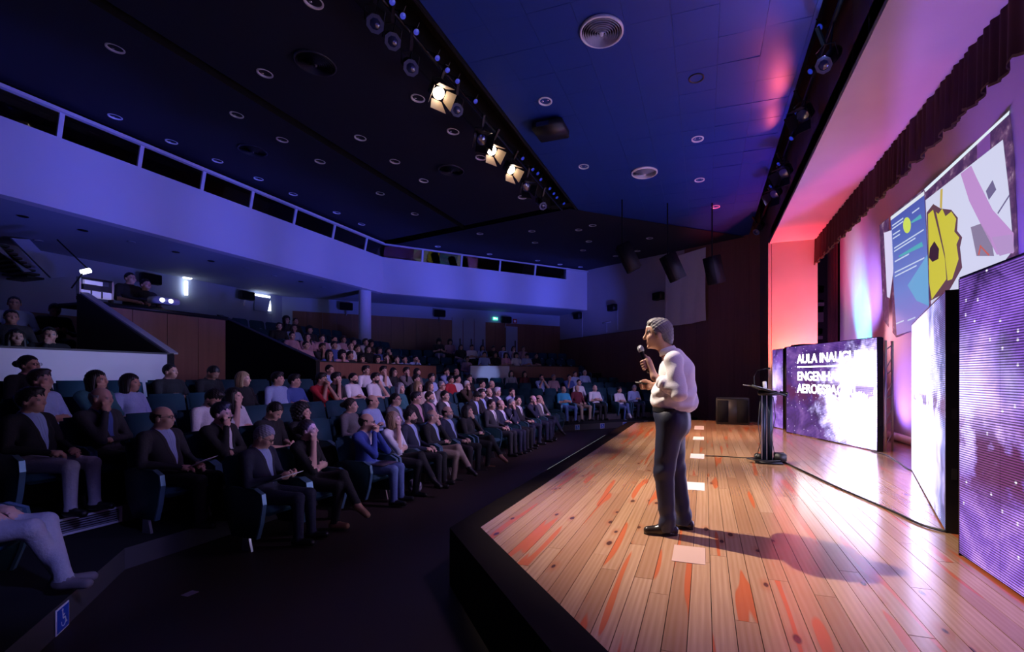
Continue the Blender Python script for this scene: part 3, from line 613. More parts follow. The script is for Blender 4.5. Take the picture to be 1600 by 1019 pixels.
# sloping side walls of the entrance below the control booth
mb = MB(); mb.prism([(-9.2, 5.62, 0.0), (-9.2, 5.62, 1.70), (-10.6, 5.05, 2.78), (-10.6, 5.05, 0.0)], (0.03, 0.1, 0)); o = build(mb, 'entrance_side_wall', M_TIER); tag(o, 'dark sloping entrance side wall beside the pale parapet', 'side wall')
mb = MB(); mb.prism([(-9.2, 5.66, 1.71), (-10.6, 5.09, 2.79), (-10.6, 5.22, 2.79), (-9.2, 5.80, 1.71)], (0, 0, 0.03)); build(mb, 'cap', mat('worn_cap', (0.30, 0.30, 0.36), 0.35), o)
mb = MB(); mb.prism([(-9.2, 9.04, 0.0), (-9.2, 9.04, 1.68), (-12.6, 9.04, 2.95), (-12.6, 9.04, 0.0)], (0, -0.12, 0)); o = build(mb, 'entrance_side_wall', M_TIER); tag(o, 'dark sloping entrance side wall beside the brown parapet', 'side wall')
mb = MB(); mb.prism([(-9.2, 8.90, 1.69), (-12.6, 8.90, 2.96), (-12.6, 9.06, 2.96), (-9.2, 9.06, 1.69)], (0, 0, 0.03)); build(mb, 'cap', M_BLACK, o)
# ---- staircase up to the balcony
st = empty('staircase', (-17.0, 3.0, 0)); tag(st, 'staircase with pale sloping stringer under the balcony', 'staircase')
def schild(mb, nm, m):
    o = build(mb, nm, m, None); o.parent = st; o.matrix_parent_inverse = Matrix.Translation((17.0, -3.0, 0)); return o
a, b = on_x(18, 372, -16.6), on_x(104, 433, -16.6); c_, d_ = on_x(48, 374, -16.6), on_x(70, 432, -16.6)
mb = MB(); mb.prism([a, on_x(46, 374, -16.6), b, on_x(80, 434, -16.6)], (-0.08, 0, 0)); schild(mb, 'stringer', M_BACKW)
for k in range(9):
    p0 = on_x(2 + k * 7, 384 + k * 6.4, -16.7); mb = MB(); mb.box((-17.7, p0.y - 0.16, p0.z), (-16.75, p0.y + 0.16, p0.z + 0.05)); schild(mb, 'tread', M_BLACK)
mb = MB(); mb.prism([on_x(0, 385, -16.7), on_x(0, 394, -16.7), on_x(50, 425, -16.7), on_x(38, 425, -16.7)], (-0.06, 0, 0)); schild(mb, 'stringer', M_BACKW)

_t = Vector((A.x, A.y, 1.35)) * 0.55 + Vector((A2.x, A2.y, 1.35)) * 0.45
spot('parapet_fill', (1.55, 9.0, 4.6), _t, 3200, (0.30, 0.42, 1.0), 5.0, 0.8, 0.05)  # added spot brightening the pale far parapet end

_a = on_z(285, 931, -0.5); mb = MB(); mb.box((_a.x - 0.02, _a.y, -0.5), (_a.x + 0.06, _a.y + 0.09, -0.498)); tag(build(mb, 'floor_marker', mat('marker_tape', (0.30, 0.24, 0.34), 0.5)), 'small pale tape marker on the dark hall floor', 'tape')

# ================================================================== STAGE OBJECTS
# ---- LED walls
def galaxy(name, glow, gs, base, bs, dark, seed, pitch=0.0167):
    m, nt, b = new_mat(name)
    uv = N(nt, 'ShaderNodeUVMap'); sp = N(nt, 'ShaderNodeSeparateXYZ'); nt.links.new(uv.outputs[0], sp.inputs[0]); U, V = sp.outputs[0], sp.outputs[1]
    off = N(nt, 'ShaderNodeVectorMath', operation='ADD'); off.inputs[1].default_value = (seed * 3.1, seed * 1.7, seed); nt.links.new(uv.outputs[0], off.inputs[0])
    n1 = N(nt, 'ShaderNodeTexNoise'); n1.inputs['Scale'].default_value = 1.6; n1.inputs['Detail'].default_value = 8; n1.inputs['Roughness'].default_value = 0.62; n1.inputs['Distortion'].default_value = 0.5; nt.links.new(off.outputs[0], n1.inputs['Vector'])
    n2 = N(nt, 'ShaderNodeTexNoise'); n2.inputs['Scale'].default_value = 3.4; n2.inputs['Detail'].default_value = 7; n2.inputs['Roughness'].default_value = 0.6; nt.links.new(off.outputs[0], n2.inputs['Vector'])
    gu, gv, ru, rv = glow
    d = mth(nt, 'SQRT', mth(nt, 'ADD', mth(nt, 'POWER', mth(nt, 'DIVIDE', mth(nt, 'SUBTRACT', U, gu), ru), 2.0), mth(nt, 'POWER', mth(nt, 'DIVIDE', mth(nt, 'SUBTRACT', V, gv), rv), 2.0)))
    d = mth(nt, 'ADD', d, mth(nt, 'MULTIPLY', mth(nt, 'SUBTRACT', n2.outputs['Fac'], 0.5), 0.9))
    G = mth(nt, 'POWER', mth(nt, 'SUBTRACT', 1.15, d, True), 1.6)
    cl = ramp(nt, n1.outputs['Fac'], [(0.30, tuple(c * 0.12 for c in base)), (0.50, base), (0.66, (base[0] * 2.6, base[1] * 3.2, base[2] * 1.7))])
    vs = N(nt, 'ShaderNodeTexVoronoi', voronoi_dimensions='2D'); vs.inputs['Scale'].default_value = 7.0; nt.links.new(off.outputs[0], vs.inputs['Vector'])
    star = mth(nt, 'POWER', mth(nt, 'SUBTRACT', 1.0, mth(nt, 'MULTIPLY', vs.outputs['Distance'], 9.0), True), 1.5)
    sc_ = N(nt, 'ShaderNodeSeparateColor'); nt.links.new(vs.outputs['Color'], sc_.inputs[0]); star = mth(nt, 'MULTIPLY', star, mth(nt, 'GREATER_THAN', sc_.outputs[0], 0.62))
    c = mixc(nt, 1.0, cl, mixc(nt, G, (0.0, 0.0, 0.0), (gs * 0.60, gs * 0.54, gs * 1.0)), 'ADD')
    if dark:
        v0, wv = dark
        bnd = mth(nt, 'SUBTRACT', 1.0, mth(nt, 'DIVIDE', mth(nt, 'ABSOLUTE', mth(nt, 'SUBTRACT', V, v0)), wv), True)
        dk = mth(nt, 'MULTIPLY', mth(nt, 'MULTIPLY', mth(nt, 'SUBTRACT', n2.outputs['Fac'], 0.41), 9.0, True), mth(nt, 'MULTIPLY', bnd, 1.4, True))
        c = mixc(nt, mth(nt, 'MULTIPLY', dk, 0.93), c, (0.20, 0.035, 0.16))
    c = mixc(nt, star, c, (2.6, 2.4, 3.2))
    sn = mth(nt, 'SINE', mth(nt, 'MULTIPLY', V, 2 * math.pi / pitch)); stripe = mth(nt, 'ADD', mth(nt, 'MULTIPLY', mth(nt, 'ADD', mth(nt, 'MULTIPLY', sn, 2.0), 0.5, True), 0.80), 0.20)
    c = mixc(nt, 1.0, c, stripe, 'MULTIPLY')
    nt.links.new(c, b.inputs['Emission Color']); b.inputs['Emission Strength'].default_value = bs
    b.inputs['Base Color'].default_value = (0.01, 0.01, 0.012, 1); b.inputs['Roughness'].default_value = 0.5
    return m
def led_wall(P, Q, H, label, m, nw=6, truss=True, top_cap=True):
    P, Q = Vector((*P, 0.0)), Vector((*Q, 0.0)); W = (Q - P).length; x = (Q - P).normalized(); root = empty('led_screen', P); root.matrix_world = frame(P, x, (0, 0, 1))
    tag(root, label, 'LED screen', 'LED screens on the stage')
    nh = 4; mw, mh = W / nw, (H - 0.02) / nh
    for i in range(nw):
        for j in range(nh):
            x0, z0 = i * mw + 0.001, 0.02 + j * mh + 0.001; x1, z1 = x0 + mw - 0.002, z0 + mh - 0.002
            mb = MB(); mb.box((x0, 0.0, z0), (x1, 0.075, z1)); me = mb.mesh('panel', [M_BLACK, m]); l = me.uv_layers.new(name='UVMap')
            for p in me.polygons:
                if p.normal.y < -0.9: p.material_index = 1
                for li in p.loop_indices:
                    co = me.vertices[me.loops[li].vertex_index].co; l.data[li].uv = (co.x, co.z)
            link('panel', me, root)
    mb = MB(); mb.box((-0.012, 0.0, 0.0), (-0.001, 0.11, H)); build(mb, 'side_frame', M_BLACKM, root)
    mb = MB(); mb.box((W + 0.001, 0.0, 0.0), (W + 0.012, 0.11, H)); sf = build(mb, 'side_frame', M_BLACKM, root)
    for z in (0.45, 0.95, 1.5):
        mb = MB(); mb.box((W + 0.012, 0.04, z), (W + 0.018, 0.075, z + 0.09)); build(mb, 'latch', M_BLACK, sf)
    mb = MB(); mb.box((0, 0.0, H), (W, 0.10, H + 0.012)); build(mb, 'top_frame', M_BLACKM, root)
    if top_cap:
        mb = MB(); mb.box((0.02, 0.08, H), (0.5, 0.42, H + 0.05)); build(mb, 'top_cover', M_BLACK, root, bevel=0.015)
    if truss:
        for xs in (0.12, W - 0.2):
            mb = MB()
            for dx, dy in ((0, 0.14), (0.22, 0.14), (0.11, 0.36)): mb.tube([(xs + dx, dy, 0.0), (xs + dx, dy, H - 0.05)], 0.022, 8)
            k = 0; z = 0.1
            while z < H - 0.3:
                a, b = ((0, 0.14), (0.22, 0.14)) if k % 2 == 0 else ((0.22, 0.14), (0, 0.14))
                mb.tube([(xs + a[0], a[1], z), (xs + b[0], b[1], z + 0.22)], 0.010, 6); mb.tube([(xs + b[0], b[1], z), (xs + 0.11, 0.36, z + 0.22)], 0.010, 6); z += 0.22; k += 1
            build(mb, 'support_truss', M_ALU, root, smooth=True)
    return root, W
G_A = galaxy('led_galaxy_white', (2.7, 0.80, 1.50, 1.05), 28.0, (0.16, 0.06, 0.42), 1.0, (1.0, 0.36), 2.0)
G_M = galaxy('led_galaxy_bright', (0.6, 0.8, 2.3, 1.55), 18.0, (0.10, 0.12, 0.50), 1.0, (1.05, 0.15), 5.0)
G_R = galaxy('led_galaxy_violet', (-0.1, 1.15, 0.9, 0.55), 2.6, (0.40, 0.17, 0.98), 1.0, (0.75, 0.40), 9.0)
led_wall((1.66, 12.85), (1.83, 12.36), 1.98, 'narrow violet LED screen next to the pink pillar', G_R, 1, False, False)
ledA, WA = led_wall((1.81, 11.72), (2.84, 9.22), 1.98, 'LED screen with white lecture title over a galaxy', G_A)
led_wall((2.74, 7.55), (1.92, 4.64), 2.02, 'glaring white LED screen seen at a steep angle', G_M)
led_wall((1.77, 4.07), (1.78, 1.20), 2.02, 'large violet galaxy LED screen at the picture edge', G_R)
# the black tower between the narrow screen and the title screen
mb = MB(); mb.box((1.86, 12.30, 0.0), (2.02, 12.42, 2.02)); tag(build(mb, 'screen_tower', M_BLACKM, bevel=0.01), 'slim black tower between narrow screen and title screen', 'tower')
M_TXT = mat('led_text_lit', (1, 1, 1), 0.5, emit=(0.95, 0.92, 1.0), es=7.0)
def text_mesh(s, size, bold=0.0045):
    cu = bpy.data.curves.new('lettering', 'FONT'); cu.body = s; cu.size = size; cu.offset = bold; cu.extrude = 0.0015
    o = bpy.data.objects.new('lettering', cu); COL.objects.link(o)
    dg = bpy.context.evaluated_depsgraph_get(); me = bpy.data.meshes.new_from_object(o.evaluated_get(dg))
    bpy.data.objects.remove(o); return me
for s, z, sz in (('AULA INAUGURAL', 1.60, 0.27), ('ENGENHARIA', 1.22, 0.27), ('AEROESPACIAL', 0.95, 0.27)):
    me = text_mesh(s, sz); me.materials.clear(); me.materials.append(M_TXT)
    o = link('lettering', me, ledA); o.matrix_local = Matrix.Translation((0.42, -0.004, z)) @ Matrix.Rotation(math.pi / 2, 4, 'X')
mb = MB(); mb.box((0.42, -0.004, 1.50), (2.30, -0.001, 1.525)); build(mb, 'underline', M_TXT, ledA)

# ---- projected slide on the backdrop
def emi(name, col, s): return mat(name, (0.02, 0.02, 0.02), 0.9, emit=col, es=s)
slide = empty('projected_slide', (3.76, 9.5, 3.4)); tag(slide, 'slide projected on the backdrop with blue panel and telescope photo', 'projection')
def sl(poly, nm, m, X=3.775, parent=None):
    mb = MB(); mb.prism([on_x(x, y, X) for x, y in poly], (0.003, 0, 0)); o = build(mb, nm, m)
    if parent: o.parent = parent; o.matrix_parent_inverse = Matrix.Translation(-slide.location)
    else: o.parent = slide; o.matrix_parent_inverse = Matrix.Translation(-slide.location)
    return o
def starband():
    m, nt, b = new_mat('slide_starfield'); g = N(nt, 'ShaderNodeNewGeometry')
    n = N(nt, 'ShaderNodeTexNoise'); n.inputs['Scale'].default_value = 5; n.inputs['Detail'].default_value = 6; n.inputs['Roughness'].default_value = 0.7; nt.links.new(g.outputs['Position'], n.inputs['Vector'])
    nt.links.new(ramp(nt, n.outputs['Fac'], [(0.45, (0.06, 0.025, 0.10)), (0.72, (0.55, 0.40, 0.55)), (0.58, (0.14, 0.06, 0.16))]), b.inputs['Emission Color']); b.inputs['Emission Strength'].default_value = 0.9
    b.inputs['Base Color'].default_value = (0.02, 0.02, 0.02, 1); return m
sl([(1374, 352), (1442, 296), (1577, 175), (1584, 250), (1592, 440), (1400, 527), (1380, 500)], 'star_field', starband(), 3.785)
sl([(1444, 296), (1577, 173), (1576, 179), (1446, 300)], 'title_bar', emi('slide_white', (0.75, 0.85, 0.95), 1.0), 3.780)
sl([(1381, 364), (1393.5, 359.5), (1396, 420), (1390, 466), (1386, 464)], 'white_panel', emi('slide_lilac', (0.72, 0.68, 0.95), 0.95), 3.780)
def bluepanel():
    m, nt, b = new_mat('slide_blue'); g = N(nt, 'ShaderNodeNewGeometry'); s = N(nt, 'ShaderNodeSeparateXYZ'); nt.links.new(g.outputs['Position'], s.inputs[0])
    f = mth(nt, 'DIVIDE', mth(nt, 'SUBTRACT', s.outputs[2], 2.2), 2.4, True)
    nt.links.new(ramp(nt, f, [(0.0, (0.22, 0.20, 0.62)), (1.0, (0.07, 0.10, 0.42)), (0.35, (0.12, 0.22, 0.62))]), b.inputs['Emission Color']); b.inputs['Emission Strength'].default_value = 1.0; b.inputs['Base Color'].default_value = (0.02, 0.02, 0.02, 1); return m
pn = sl([(1391.5, 339), (1443.5, 299), (1449, 400), (1452, 508), (1401, 524), (1396, 440)], 'info_panel', bluepanel(), 3.780)
W_T = emi('slide_text', (0.62, 0.72, 0.95), 0.9)
sl([(1391.5, 339), (1443.5, 299), (1443.8, 305), (1391.8, 344.5)], 'panel_heading', emi('slide_white2', (0.80, 0.85, 0.95), 0.9), 3.777)
sl([(1434 + 0.0 - 17 + 6.0 * math.cos(t * math.pi / 8) - 0, 352 + 12.5 * math.sin(t * math.pi / 8)) for t in range(16)], 'yellow_disc', emi('slide_yellow', (0.66, 0.80, 0.12), 0.9), 3.777)
for p in ([(1423, 347), (1438, 335), (1440, 341), (1424, 349)], [(1404, 400), (1440, 378), (1442, 385), (1405, 402)]): sl(p, 'light_cone', emi('slide_cyan', (0.10, 0.50, 0.60), 0.8), 3.777)
sl([(1418, 446), (1449, 398), (1451, 478), (1432, 470)], 'pale_shape', emi('slide_cyan2', (0.16, 0.42, 0.75), 0.9), 3.777)
for k, (xa, ya, xb, yb) in enumerate(((1394, 352, 1411, 340), (1394, 357, 1411, 345), (1395, 366, 1406, 359), (1395, 372, 1406, 365), (1425, 332, 1436, 324), (1397, 387, 1443, 358), (1397, 392, 1430, 371), (1398, 408, 1420, 396), (1398, 425, 1444, 402), (1398.5, 431, 1432, 414), (1400, 505, 1412, 500), (1418, 500, 1430, 495))):
    sl([(xa, ya), (xb, yb), (xb, yb + 2.0), (xa, ya + 2.0)], 'text_line', W_T, 3.777)
ph = sl([(1446, 313), (1566.5, 218.5), (1576, 300), (1583, 390), (1560, 420), (1490, 470), (1455, 478)], 'photo_panel', emi('slide_photo', (0.66, 0.68, 0.88), 0.95), 3.780)
c5 = lambda l: [(1370 + x * 0.2257, 170 + y * 0.2257) for x, y in l]
Y_ = emi('slide_gold', (0.62, 0.56, 0.05), 0.95); BR = emi('slide_brown', (0.14, 0.06, 0.09), 0.8)
sl(c5([(345, 720), (390, 660), (440, 690), (515, 700), (560, 755), (555, 845), (590, 890), (575, 960), (590, 1100), (500, 1260), (370, 1330)]), 'mirror_rim', BR, 3.778)
sl(c5([(355, 730), (388, 700), (425, 850), (470, 1040), (480, 1180), (380, 1320), (362, 1200)]), 'mirror_wing', Y_, 3.774)
sl(c5([(410, 715), (425, 730), (452, 692), (474, 745), (515, 712), (548, 762), (535, 850), (570, 892), (550, 940), (565, 1040), (520, 1180), (490, 1190), (470, 1000)]), 'mirror_wing', Y_, 3.774)
sl(c5([(398, 918), (430, 970), (425, 1040), (385, 1060), (360, 1030), (368, 965)]), 'mirror_hub', emi('slide_dark', (0.05, 0.02, 0.05), 0.6), 3.772)
sl(c5([(580, 450), (652, 395), (690, 480), (800, 700), (945, 860), (945, 1000), (830, 1010), (720, 800), (640, 640)]), 'foil_arm', emi('slide_pink', (0.52, 0.28, 0.62), 0.95), 3.777)
sl(c5([(795, 890), (935, 870), (950, 990), (850, 1019)]), 'foil_arm', emi('slide_pink2', (0.46, 0.30, 0.58), 0.95), 3.775)
sl(c5([(650, 820), (720, 795), (790, 900), (810, 1019), (690, 1019)]), 'grey_frame', emi('slide_grey', (0.26, 0.22, 0.34), 0.9), 3.777)
for p in (c5([(700, 1010), (715, 945), (722, 945), (708, 1015)]), c5([(715, 945), (780, 1010), (772, 1018), (712, 952)])): sl(p, 'red_strut', emi('slide_red', (0.62, 0.12, 0.08), 0.9), 3.774)
sl(c5([(440, 560), (455, 553), (450, 690), (436, 685)]), 'yellow_post', emi('slide_ochre', (0.60, 0.45, 0.10), 0.9), 3.774)
sl(c5([(755, 570), (800, 495), (825, 560), (775, 630)]), 'wall_box', emi('slide_slate', (0.16, 0.14, 0.28), 0.9), 3.774)
sl(c5([(835, 720), (915, 595), (918, 605), (838, 730)]), 'wall_pipe', emi('slide_slate', (0.16, 0.14, 0.28), 0.9), 3.774)

# ---- valance
mb = MB(); n = 1600; zs = [0, 0.25, 0.55, 0.8, 0.95, 1.0]; rows = []
rnd = random.Random(2); ph_ = 0.0; prof = []
yv = -1.2
for i in range(n + 1):
    y = -1.2 + 15.35 * i / n; ph_ += 0.43 * (1 + 0.30 * math.sin(y * 3.1) + 0.2 * math.sin(y * 7.7))
    sc = abs(math.sin(math.pi * (y + 0.4) / 0.46)) ** 0.7; bot = 4.44 - 0.09 * sc + 0.012 * math.sin(ph_)
    rows.append([(2.875 + 0.032 * math.sin(ph_) * (0.45 + 0.55 * q) + 0.012 * math.sin(ph_ * 0.37 + 1), y, 5.06 + (bot - 5.06) * q) for q in zs])
k = len(zs); vs = [p for r in rows for p in r]; fs = [(i * k + j, (i + 1) * k + j, (i + 1) * k + j + 1, i * k + j + 1) for i in range(n) for j in range(k - 1)]
mb.add(vs, fs); val = build(mb, 'valance', M_CURTAIN, smooth=True); tag(val, 'dark red pleated valance hanging under the proscenium', 'curtain')
mb = MB(); mb.add([p for r in rows for p in ((r[-1][0] - 0.004, r[-1][1], r[-1][2] + 0.012), (r[-1][0] - 0.006, r[-1][1], r[-1][2] - 0.02))], [(2 * i, 2 * i + 2, 2 * i + 3, 2 * i + 1) for i in range(n)]); build(mb, 'fringe', M_FRINGE, val, smooth=True)

# ---- lectern
lc = empty('lectern', (0.90, 7.62, 0), 0.0); tag(lc, 'slim dark metal lectern on stage with sloping desk', 'lectern')
M_LEC = mat('lectern_metal', (0.035, 0.045, 0.07), 0.3, 0.7)
mb = MB(); mb.box((-0.17, -0.22, 0.0), (0.20, 0.22, 0.035)); build(mb, 'base_plate', M_BLACKM, lc, bevel=0.01)
for dx in (-0.075, 0.005):
    mb = MB(); mb.box((dx, -0.09, 0.03), (dx + 0.065, 0.09, 1.06)); build(mb, 'column', M_LEC, lc, bevel=0.012)
for dx in (-0.078, -0.01, 0.068):
    mb = MB(); mb.box((dx, -0.095, 0.05), (dx + 0.01, -0.085, 1.05)); build(mb, 'trim_strip', M_ALU, lc)
Md = Matrix.Translation((-0.02, 0, 1.10)) @ Matrix.Rotation(math.radians(16), 4, 'Y')
mb = MB(); mb.box((-0.24, -0.33, -0.015), (0.27, 0.33, 0.015), M=Md); mb.box((0.25, -0.33, -0.015), (0.27, 0.33, 0.05), M=Md); build(mb, 'desk', M_BLACKM, lc, bevel=0.006)
mb = MB(); mb.box((-0.12, -0.12, 1.02), (0.14, 0.12, 1.09)); build(mb, 'desk_bracket', M_BLACKM, lc, bevel=0.01)
mb = MB(); mb.box((0.10, -0.16, 0.035), (0.26, 0.05, 0.15)); mb.box((-0.16, 0.0, 0.035), (-0.02, 0.16, 0.10)); build(mb, 'junction_box', M_BLACK, lc, bevel=0.012)
mb = MB(); mb.tube([(-0.16, 0.1, 1.15), (-0.17, 0.1, 1.30), (-0.12, 0.08, 1.40), (0.0, 0.06, 1.43)], 0.006, 8); mb.tube([(0.0, 0.06, 1.43), (0.06, 0.05, 1.43)], 0.012, 8); build(mb, 'gooseneck_microphone', M_BLACKM, lc, smooth=True)
mb = MB(); mb.box((-0.20, -0.28, 0.017), (0.05, -0.03, 0.024), M=Md); mb.box((-0.32, -0.20, 0.03), (-0.08, 0.02, 0.036), M=Md @ Matrix.Rotation(math.radians(-8), 4, 'Y')); o = build(mb, 'paper_sheets', M_PAPER, None, loc=(0.90, 7.62, 0)); tag(o, 'white paper sheets lying on the lectern desk', 'paper')
mb = MB(); mb.box((-0.02, -0.08, 0.03), (0.02, 0.06, 0.13), M=Md @ Matrix.Rotation(math.radians(-20), 4, 'Y')); o = build(mb, 'name_card', M_PAPER, None, loc=(0.90, 7.62, 0), bevel=0.003); tag(o, 'folded white card standing on the lectern desk', 'card')
mb = MB(); rnd = random.Random(8)
for k in range(3):
    a0 = rnd.random() * 6; pts = [(-0.05 + (0.16 + 0.02 * k) * math.cos(a0 + t * 0.5) * (1.2 if k else 1), -0.12 + 0.12 * math.sin(a0 + t * 0.5), 0.045 + 0.006 * k) for t in range(14)]
    mb.tube(pts, 0.007, 6)
mb.tube([(0.08, -0.11, 1.0), (0.11, -0.12, 0.7), (0.05, -0.13, 0.4), (0.1, -0.14, 0.12)], 0.006, 6); mb.tube([(-0.09, -0.10, 1.02), (-0.13, -0.12, 0.6), (-0.10, -0.14, 0.3), (-0.16, -0.14, 0.06)], 0.006, 6)
o = build(mb, 'cable_bundle', M_CABLE, None, loc=(0.90, 7.62, 0), smooth=True); tag(o, 'loops of thin black cable around the lectern base', 'cable')
def floor_cable(pts, label, r=0.009):
    P = [on_z(x, y, 0) + Vector((0, 0, r)) for x, y in pts]; Q = []
    for i in range(len(P) - 1):
        a, b, c, d_ = P[max(i - 1, 0)], P[i], P[i + 1], P[min(i + 2, len(P) - 1)]
        for s in range(6):
            t = s / 6; Q.append(0.5 * ((2 * b) + (c - a) * t + (2 * a - 5 * b + 4 * c - d_) * t * t + (3 * b - a - 3 * c + d_) * t ** 3))
    Q.append(P[-1]); mb = MB(); mb.tube(Q, r, 8); tag(build(mb, 'floor_cable', M_CABLE, smooth=True), label, 'cable', 'cables on the stage floor')
floor_cable([(1101, 713), (1130, 714), (1160, 716), (1180, 716)], 'short black cable from the tape strip to the lectern', 0.007)
floor_cable([(1222, 722), (1250, 735), (1300, 759), (1350, 781), (1400, 803), (1440, 822), (1480, 833)], 'long black cable running from the lectern to the screens', 0.011)
floor_cable([(1362, 706), (1385, 712), (1405, 724), (1420, 734), (1440, 742)], 'black cable on boards between title screen and bright screen', 0.008)
# ---- equipment case at the far end of the stage
ec = empty('equipment_case', (0.72, 13.45, 0)); tag(ec, 'black equipment case standing at the dark far end of stage', 'case')
mb = MB(); mb.box((-0.42, -0.3, 0.0), (0.42, 0.3, 0.72)); build(mb, 'body', M_BLACK, ec, bevel=0.02)
for x0 in (-0.42, 0.08):
    mb = MB(); mb.box((x0 + 0.03, -0.315, 0.06), (x0 + 0.31, -0.30, 0.66)); build(mb, 'grille', M_SPK, ec, bevel=0.005)
mb = MB(); mb.box((-0.40, -0.31, 0.70), (0.40, -0.29, 0.73)); build(mb, 'edge_strip', M_BLACKM, ec)

# ---- stage lighting
def aim(o, loc, tgt, sc=1.0):
    v = (Vector(tgt) - Vector(loc)).normalized(); o.matrix_world = frame(loc, v, (0, 0, 1)) @ Matrix.Scale(sc, 4)     # local x = beam
def make_profile():
    r = empty('profile_spotlight')
    mb = MB(); mb.lathe([(0.0, -0.30), (0.09, -0.30), (0.11, -0.22), (0.11, -0.02), (0.085, 0.02), (0.085, 0.22), (0.0, 0.22)], 16, M=Matrix.Rotation(math.pi / 2, 4, 'Y')); build(mb, 'housing', M_BLACKM, r, smooth=True)
    mb = MB()
    for i in range(8):
        a0, a1 = (i + 0.5) * math.pi / 4, (i + 1.5) * math.pi / 4; R, q = 0.135, 0.082
        mb.prism([(0.225, R * math.cos(a0), R * math.sin(a0)), (0.225, R * math.cos(a1), R * math.sin(a1)), (0.225, q * math.cos(a1), q * math.sin(a1)), (0.225, q * math.cos(a0), q * math.sin(a0))], (0.012, 0, 0))
    build(mb, 'gel_frame', mat('gel_frame_grey', (0.07, 0.09, 0.17), 0.5, 0.3), r)
    mb = MB(); mb.lathe([(0.082, 0.222), (0.06, 0.236), (0.03, 0.245), (0.0, 0.248)], 16, M=Matrix.Rotation(math.pi / 2, 4, 'Y')); build(mb, 'lens', M_LENS, r, smooth=True)
    mb = MB(); mb.tube([(0, -0.14, 0), (0, -0.15, 0.18), (0, 0, 0.24), (0, 0.15, 0.18), (0, 0.14, 0)], 0.012, 6); build(mb, 'yoke', M_BLACKM, r)
    mb = MB(); mb.box((-0.03, -0.025, 0.24), (0.03, 0.025, 0.52)); build(mb, 'clamp', M_BLACKM, r); return r
def make_fresnel(lit):
    r = empty('fresnel_spotlight')
    mb = MB(); mb.box((-0.24, -0.13, -0.13), (0.02, 0.13, 0.13)); build(mb, 'housing', M_BLACKM, r, bevel=0.03)
    mb = MB(); mb.lathe([(0.12, 0.022), (0.08, 0.035), (0.0, 0.04)], 18, M=Matrix.Rotation(math.pi / 2, 4, 'Y')); build(mb, 'lens', M_LAMP if lit else M_LENS, r, smooth=True)
    for s, ax in ((1, 'y'), (-1, 'y'), (1, 'z'), (-1, 'z')):
        a, b, w0, w1 = 0.13 * s, 0.24 * s, 0.11, 0.17
        q = [(0.03, a, -w0), (0.03, a, w0), (0.26, b, w1), (0.26, b, -w1)] if ax == 'y' else [(0.03, -w0, a), (0.03, w0, a), (0.26, w1, b), (0.26, -w1, b)]
        n = (0, 0.006 * s, 0) if ax == 'y' else (0, 0, 0.006 * s); mb = MB(); mb.prism(q, n); build(mb, 'barn_door', M_BARN_GLOW if lit else M_BLACKM, r)
    mb = MB(); mb.tube([(-0.1, -0.16, 0), (-0.1, -0.17, 0.2), (-0.1, 0, 0.26), (-0.1, 0.17, 0.2), (-0.1, 0.16, 0)], 0.012, 6); build(mb, 'yoke', M_BLACKM, r)
    mb = MB(); mb.box((-0.13, -0.025, 0.26), (-0.07, 0.025, 0.52)); build(mb, 'clamp', M_BLACKM, r); return r
def make_par():
    r = empty('par_lamp'); mb = MB(); mb.lathe([(0.0, -0.11), (0.045, -0.11), (0.065, 0.0), (0.065, 0.05), (0.058, 0.05), (0.055, 0.0)], 12, M=Matrix.Rotation(math.pi / 2, 4, 'Y')); build(mb, 'housing', M_BLACKM, r, smooth=True)
    mb = MB(); mb.lathe([(0.056, 0.04), (0.0, 0.046)], 12, M=Matrix.Rotation(math.pi / 2, 4, 'Y')); build(mb, 'lens', M_BLED, r)
    mb = MB(); mb.tube([(0, 0, 0.06), (0, 0, 0.16)], 0.01, 6); build(mb, 'bracket', M_BLACKM, r); return r
protos = {}
def fixture(kind, loc, tgt, label, group):
    if kind not in protos: protos[kind] = {'p': make_profile, 'f1': lambda: make_fresnel(True), 'f0': lambda: make_fresnel(False), 'b': make_par}[kind](); o = protos[kind]
    else:
        o = protos[kind].copy(); COL.objects.link(o); o.parent = None
        for c_ in [q for q in protos[kind].children if not q.name.startswith('hanging_rod')]: copy_tree(c_, o)
    aim(o, loc, tgt, {'p': 0.8, 'f1': 0.78, 'f0': 0.78, 'b': 0.7}[kind]); tag(o, label, 'stage light', group)
    bar = Vector((-3.92, loc[1], 6.13)) if loc[0] < 0 else Vector((1.60, loc[1], 5.95)); Mi = o.matrix_world.inverted()
    mb = MB(); mb.tube([Mi @ (Vector(loc) + Vector((0, 0, 0.03))), Mi @ bar], 0.014, 6); build(mb, 'hanging_rod', M_BLACKM, o); return o
GS = 'spotlights in the ceiling slot'
slot_fx = [('p', 585, 35, 'profile spotlight at the near end of the ceiling slot'), ('p', 612, 62, 'second profile spotlight from the near end of ceiling slot'), ('p', 640, 103, 'profile spotlight just before the brightest lit spotlight in the slot'),
           ('f1', 685, 145, 'largest lit spotlight with open barn doors in ceiling slot'), ('p', 711, 168, 'profile spotlight just beyond the brightest lit spotlight in the slot'), ('f0', 752, 218, 'unlit barn door spotlight before the middle lit one'),
           ('f1', 768, 235, 'middle one of the three lit spotlights in ceiling slot'), ('f1', 798, 265, 'farthest of three lit spotlights in ceiling slot'), ('f0', 822, 292, 'unlit barn door spotlight beyond the three lit ones'), ('p', 845, 318, 'profile spotlight at the far end of the ceiling slot')]
for k, (kd, x, y, lab) in enumerate(slot_fx):
    L = on_x(x, y, -4.0); tg = (0.5, L.y - 2.5, 0.0) if kd == 'f1' else (-0.2, L.y - 4.0, 1.2)
    fixture(kd, L, tg, lab, GS)
